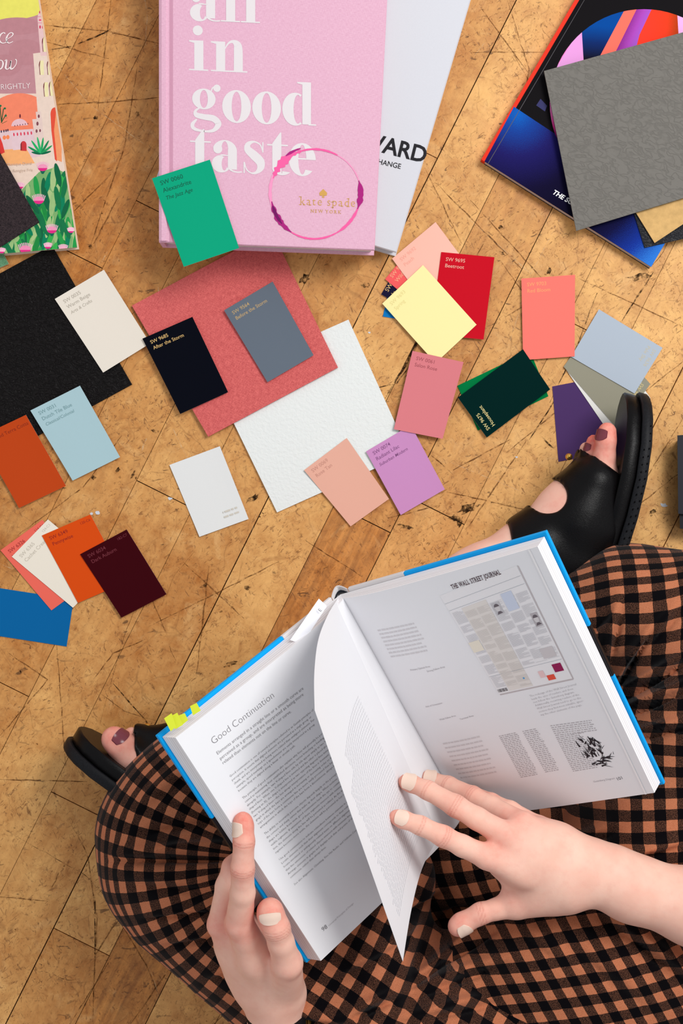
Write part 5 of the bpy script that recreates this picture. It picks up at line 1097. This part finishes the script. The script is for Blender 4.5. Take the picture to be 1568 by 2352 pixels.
for grp, k in ((Lth, .02), (Lsh, .02), (Lin, .02), (Rth, .03), (Rsh, .02), (Dbl, .03), (Db2, .03), (hip, .03), (Cen, .02)):
    T = np.full(tr.D.shape, .04, np.float32); tr.chain(grp, k, T); parts.append(T)
def smin(a, b, k): h_ = np.clip(.5 + .5 * (b - a) / k, 0, 1); return b * (1 - h_) + a * h_ - k * h_ * (1 - h_)
D = smin(parts[0], parts[1], .006); D = smin(D, parts[2], .022); E1 = smin(parts[3], parts[4], .018); E2 = smin(parts[5], parts[6], .035); E2 = smin(E2, E1, .028); E2 = smin(E2, parts[7], .04); E2 = smin(E2, parts[8], .015)
D = smin(D, E2, .012); floorp = -(tr.ax[2] - .0012)[None, None, :]; D = np.maximum(D, np.broadcast_to(floorp, D.shape)).astype(np.float32); tr.D = D
V, F = tr.mesh(3, .5)
def nearest_axis(V, chains):
    best = np.full(len(V), 9.); bt = np.zeros(len(V)); bc = np.zeros((len(V), 3)); bd = np.zeros((len(V), 3)); br = np.zeros(len(V)); t0 = 0.
    for a, b in zip(chains[:-1], chains[1:]):
        A_, B_ = np.array(a[:3]), np.array(b[:3]); d = B_ - A_; L_ = np.linalg.norm(d); t_ = np.clip((V - A_) @ d / (L_ * L_), 0, 1); c = A_ + t_[:, None] * d; r = a[3] + (b[3] - a[3]) * t_; q = np.linalg.norm(V - c, axis=1) - r; m = q < best
        best[m] = q[m]; bt[m] = t0 + t_[m] * L_; bc[m] = c[m]; bd[m] = d / L_; br[m] = r[m]; t0 += L_
    return best, bt, bc, bd, br
# folds of the cloth
FN = np.zeros_like(V); p0, p1, p2, p3 = V[F[:, 0]], V[F[:, 1]], V[F[:, 2]], V[F[:, 3]]; nf = np.cross(p2 - p0, p3 - p1)
for j in range(4): np.add.at(FN, F[:, j], nf)
FN /= np.linalg.norm(FN, axis=1, keepdims=True) + 1e-12
PX = proj(V); dsp = np.zeros(len(V))
def fold(a, b, w_, amp, sharp=0.):
    global dsp
    a, b = np.array(a, float), np.array(b, float); d = b - a; L_ = np.linalg.norm(d); d /= L_; q = PX - a; t_ = (q @ d) / L_; s_ = q @ np.array([-d[1], d[0]]); tt = np.clip(t_, 0, 1); end = np.exp(-((t_ - tt) * L_ / (w_ * 1.5)) ** 2) * np.sin(np.pi * np.clip(.1 + .8 * tt, 0, 1))
    dsp += 1.7 * amp * end * (np.exp(-(s_ / w_) ** 2) - sharp * np.exp(-((s_ - w_ * 1.0) / (w_ * .5)) ** 2))
for f_ in (((285, 1958), (540, 1950), 18, .007, 1.4), ((330, 1912), (470, 1895), 10, -.004), ((300, 2010), (500, 2030), 20, .004, .8), ((340, 2100), (520, 2080), 12, .004, 1.2), ((380, 2160), (560, 2130), 14, .004, 1.), ((470, 2240), (600, 2200), 14, .003, 1.), ((320, 1850), (430, 1760), 18, .003, .6),
           ((1395, 1590), (1490, 1440), 12, .006, 1.3), ((1410, 1600), (1600, 1490), 14, .006, 1.2), ((1420, 1640), (1600, 1560), 13, .005, 1.2), ((1385, 1540), (1420, 1380), 12, .004, 1.), ((1440, 1690), (1600, 1650), 14, .005, 1.2), ((1460, 1500), (1560, 1380), 16, .004, .8), ((1400, 1430), (1330, 1500), 14, .004, 1.),
           ((955, 2235), (1120, 2130), 14, .005, 1.2), ((950, 2270), (1160, 2200), 16, .004, 1.), ((940, 2330), (1130, 2290), 16, .004, 1.), ((1380, 2080), (1600, 2250), 20, .006, 1.), ((1300, 2140), (1500, 2300), 26, .003, .6), ((1180, 2110), (1300, 2200), 22, .003, .6), ((1250, 1960), (1400, 1900), 14, .004, 1.), ((1350, 1990), (1568, 1930), 14, .005, 1.),
           ((925, 2400), (1005, 2070), 30, -.008), ((985, 2180), (1060, 2060), 22, -.006), ((760, 2240), (900, 2170), 16, .003, 1.), ((800, 2330), (905, 2280), 14, .005, 1.2), ((900, 2100), (1010, 2040), 13, .005, 1.1), ((880, 2180), (960, 2120), 13, .004, 1.1), ((690, 2330), (850, 2352), 16, .004, 1.), ((1000, 2100), (1090, 2060), 16, .004, 1.)):
    fold(*f_)
V = V + FN * (dsp * np.clip(FN[:, 2] * 1.6 + .1, 0, 1))[:, None]
V[:, 2] = np.maximum(V[:, 2], .001)
gl = np.stack([nearest_axis(V, g_)[0] for g_ in (Lth, Lsh, Lin)], 1).min(1); gr = np.stack([nearest_axis(V, g_)[0] for g_ in (Rth, Rsh, Dbl, Db2, hip, Cen)], 1).min(1)
kq = .000365; XP = 784 + V[:, 0] / kq; YP = 1176 - V[:, 1] / kq; ZD = np.maximum(0, .132 - V[:, 2]) / kq
cb = np.array([640., 1972.]); q = np.stack([XP, YP], 1) - cb; dT = np.array([.84, .5426]); nT = np.array([-.5426, .84]); dS = np.array([.77, -.638]); nS = np.array([-.638, -.77]); RB = 330.
aT = math.atan2(nT[1], nT[0]); aS = math.atan2(nS[1], nS[0]) % (2 * math.pi); ang = np.arctan2(q[:, 1], q[:, 0]) % (2 * math.pi); rad_ = np.hypot(q[:, 0], q[:, 1]); arc = (ang > aT) & (ang < aS)
def wrapz(v): return v + np.clip(v / 60, 0, 1) * ZD * .85
uA = np.where(arc, RB * (ang - aT), -(q @ dT)); vA = np.where(arc, rad_, q @ nT); uB = np.where(arc, RB * (ang - aT), RB * (aS - aT) + q @ dS); vB = np.where(arc, rad_, q @ nS)
vA = wrapz(vA); vB = wrapz(vB)
def ramp(y, a, b): t_ = np.clip((y - a) / (b - a), 0, 1); return t_ * t_ * (3 - 2 * t_)
ys = np.linspace(1000, 3200, 400); lean = np.cumsum(.57 * ramp(ys, 1960, 2150)) * (ys[1] - ys[0]); LN = np.interp(YP, ys, lean)
top_ = 1 - ramp(YP, 1380, 1760); xc = 1450.
uC = (XP - xc) * (1 - .22 * top_) - LN + .0 * YP; vC = YP + top_ * .0011 * (XP - xc) ** 2 * np.where(XP > xc, 1.3, 1.) - (1 - ramp(YP, 1380, 1560)) * ZD * .8 + .13 * (XP - xc) * ramp(YP, 1700, 1900) + .10 * (XP - xc) * ramp(YP, 2000, 2200) + .12 * LN - .12 * (XP - xc) * (1 - ramp(YP, 1500, 1700)) * 0
PER = 49.
def uvset(u, v): return (np.stack([u, v], 1) / PER)[F].reshape(-1, 2).astype(np.float32)
def gingham():
    t = NT('gingham'); ua, ub, uc = [t.n('ShaderNodeUVMap', uv_map=n_).outputs[0] for n_ in ('weave_thigh', 'weave_shin', 'weave_right')]
    sl = t.n('ShaderNodeSeparateColor'); t.l(t.n('ShaderNodeAttribute', attribute_name='piece').outputs['Color'], sl.inputs[0])
    def pick(f, a, b):
        x = t.n('ShaderNodeMix', data_type='VECTOR'); t.l(f, x.inputs[0]); t.l(a, x.inputs[4]); t.l(b, x.inputs[5]); return x.outputs[1]
    uvn = pick(t.math('GREATER_THAN', sl.outputs[0], .5), ua, ub); uvn = pick(t.math('GREATER_THAN', sl.outputs[1], .5), uvn, uc); sx_ = t.n('ShaderNodeSeparateXYZ'); t.l(uvn, sx_.inputs[0]); co = t.n('ShaderNodeTexCoord').outputs['Object']
    wob = t.math('MULTIPLY', t.math('SUBTRACT', t.noise(co, 220, 2), .5), .05)
    def band(o):
        f = t.math('FRACT', t.math('ADD', o, wob)); d = t.math('ABSOLUTE', t.math('SUBTRACT', f, .5)); return t.range(d, .235, .265)
    a, b = band(sx_.outputs[0]), band(sx_.outputs[1])
    wv = t.noise(t.mapping(uvn, (30, 30, 1)), 1, 2, .7); w2 = t.noise(t.mapping(co, (1, 1, 1)), 1500, 2, .7)
    tan = t.mix(t.range(w2, .3, .7), lin((170, 100, 68)), lin((196, 124, 90))); mixc = t.mix(t.range(t.math('ADD', t.math('MULTIPLY', wv, .5), t.math('MULTIPLY', w2, .5)), .44, .58), lin((18, 12, 12)), lin((98, 64, 49))); blk = lin((9, 7, 10))
    s_ = t.math('ADD', a, b); c = t.mix(t.range(s_, .3, .7), tan, mixc); c = t.mix(t.range(s_, 1.3, 1.7), c, blk); t.l(c, t.b.inputs['Base Color']); spec(t.b, .95, .06)
    t.b.inputs['Sheen Weight'].default_value = .08; t.bump(t.math('ADD', w2, t.noise(co, 180, 3)), .25, .0006); return t.m
o = mesh_obj('trousers', V, F, [gingham()], person); o['label'] = 'brown and black gingham check trousers'
for n_, (u_, v_) in (('weave_thigh', (uA, vA)), ('weave_shin', (uB, vB)), ('weave_right', (uC, vC))): o.data.uv_layers.new(name=n_).data.foreach_set('uv', uvset(u_, v_).ravel())
at_ = o.data.color_attributes.new('piece', 'FLOAT_COLOR', 'POINT'); at_.data.foreach_set('color', np.stack([.5 + (1972 - YP) * .002, .5 + (gl - gr) * 4, gl * 0, gl * 0 + 1], 1).astype(np.float32).ravel())
# top and hair, outside the picture
sh = Field((-.25, -1.0, .0), (.60, -.36, .86), .010); sh.D = np.maximum(shirt_src - .008, -(sh.ax[2] - .10)[None, None, :]); sh.D = np.maximum(sh.D, (sh.ax[2] - .53)[None, None, :])
ry = np.broadcast_to(sh.ax[1][None, :, None], sh.D.shape); sh.D = np.maximum(sh.D, ry + .56).astype(np.float32)
V_, F_ = sh.mesh(1, .5); mesh_obj('top', V_, F_, [M('top_black', (26, 25, 28), .9, .1)], person)
hr = Field((.04, -.88, .50), (.30, -.54, .82), .005); hr.chain([HP(0, -.022, .036, .086), HP(0, .002, .040, .080)], .02); hr.chain([HP(0, -.05, .0, .078), HP(0, -.065, -.08, .055)], .03)
gx, gy, gz = np.meshgrid(*hr.ax, indexing='ij'); qf = (gy - hc[1]) * hf[1] + (gz - hc[2]) * hf[2]; qu = (gy - hc[1]) * hu[1] + (gz - hc[2]) * hu[2]
hr.D = np.maximum(hr.D, np.minimum(qf - .012, -(qu - .070 + .25 * np.abs(gx - hc[0])))).astype(np.float32)
V_, F_ = hr.mesh(1, .5); HAIR = M('hair_brown', (70, 44, 28), .6, .2, .3, 400); mesh_obj('hair', V_, F_, [HAIR], person)
for s_ in (-1, 1):
    eb = Field((.05, -.70, .55), (.29, -.54, .76), .002); eb.chain([HP(s_ * .015, .0915, .027, .0022), HP(s_ * .032, .0860, .032, .0026), HP(s_ * .048, .0750, .027, .0016)], .003); V_, F_ = eb.mesh(1, .5); mesh_obj('eyebrow', V_, F_, [HAIR], person)
# watch on the left wrist
wt_ = empty('wrist_watch', tuple(P(638, 2350, .16)), None); wt_.parent = person; wt_.matrix_parent_inverse = person.matrix_world.inverted(); wt_['label'] = 'thin black watch strap with a gold case edge'; bpy.context.view_layer.update()
def wring(rx, rz, wid, th, m, name, dy=0., a0=0, a1=360, n=48, ctr=P(640, 2310, .160)):
    mb = MB(); G = []
    for i in range(n + (a1 - a0 < 360)):
        a = math.radians(a0 + (a1 - a0) * i / n); e = A3(math.cos(a), -.55 * max(0, math.sin(a)), math.sin(a) * rz / rx); row = []
        for dr, dy_ in ((0, -wid / 2), (th, -wid / 2), (th, wid / 2), (0, wid / 2), (0, -wid / 2)): row.append(ctr + e * (rx + dr) + A3(0, dy_ + dy, 0))
        G.append(row)
    mb.grid(G, m, close_u=(a1 - a0 >= 360)); mb.build(name, wt_, False)
wring(.0258, .0240, .009, .0018, M('strap_black', (18, 16, 18), .5, .3), 'strap'); wring(.0276, .0258, .013, .0020, M('gold', (214, 168, 84), .22, .6, metal=.9), 'watch_case', .003, -25, 35, 14)
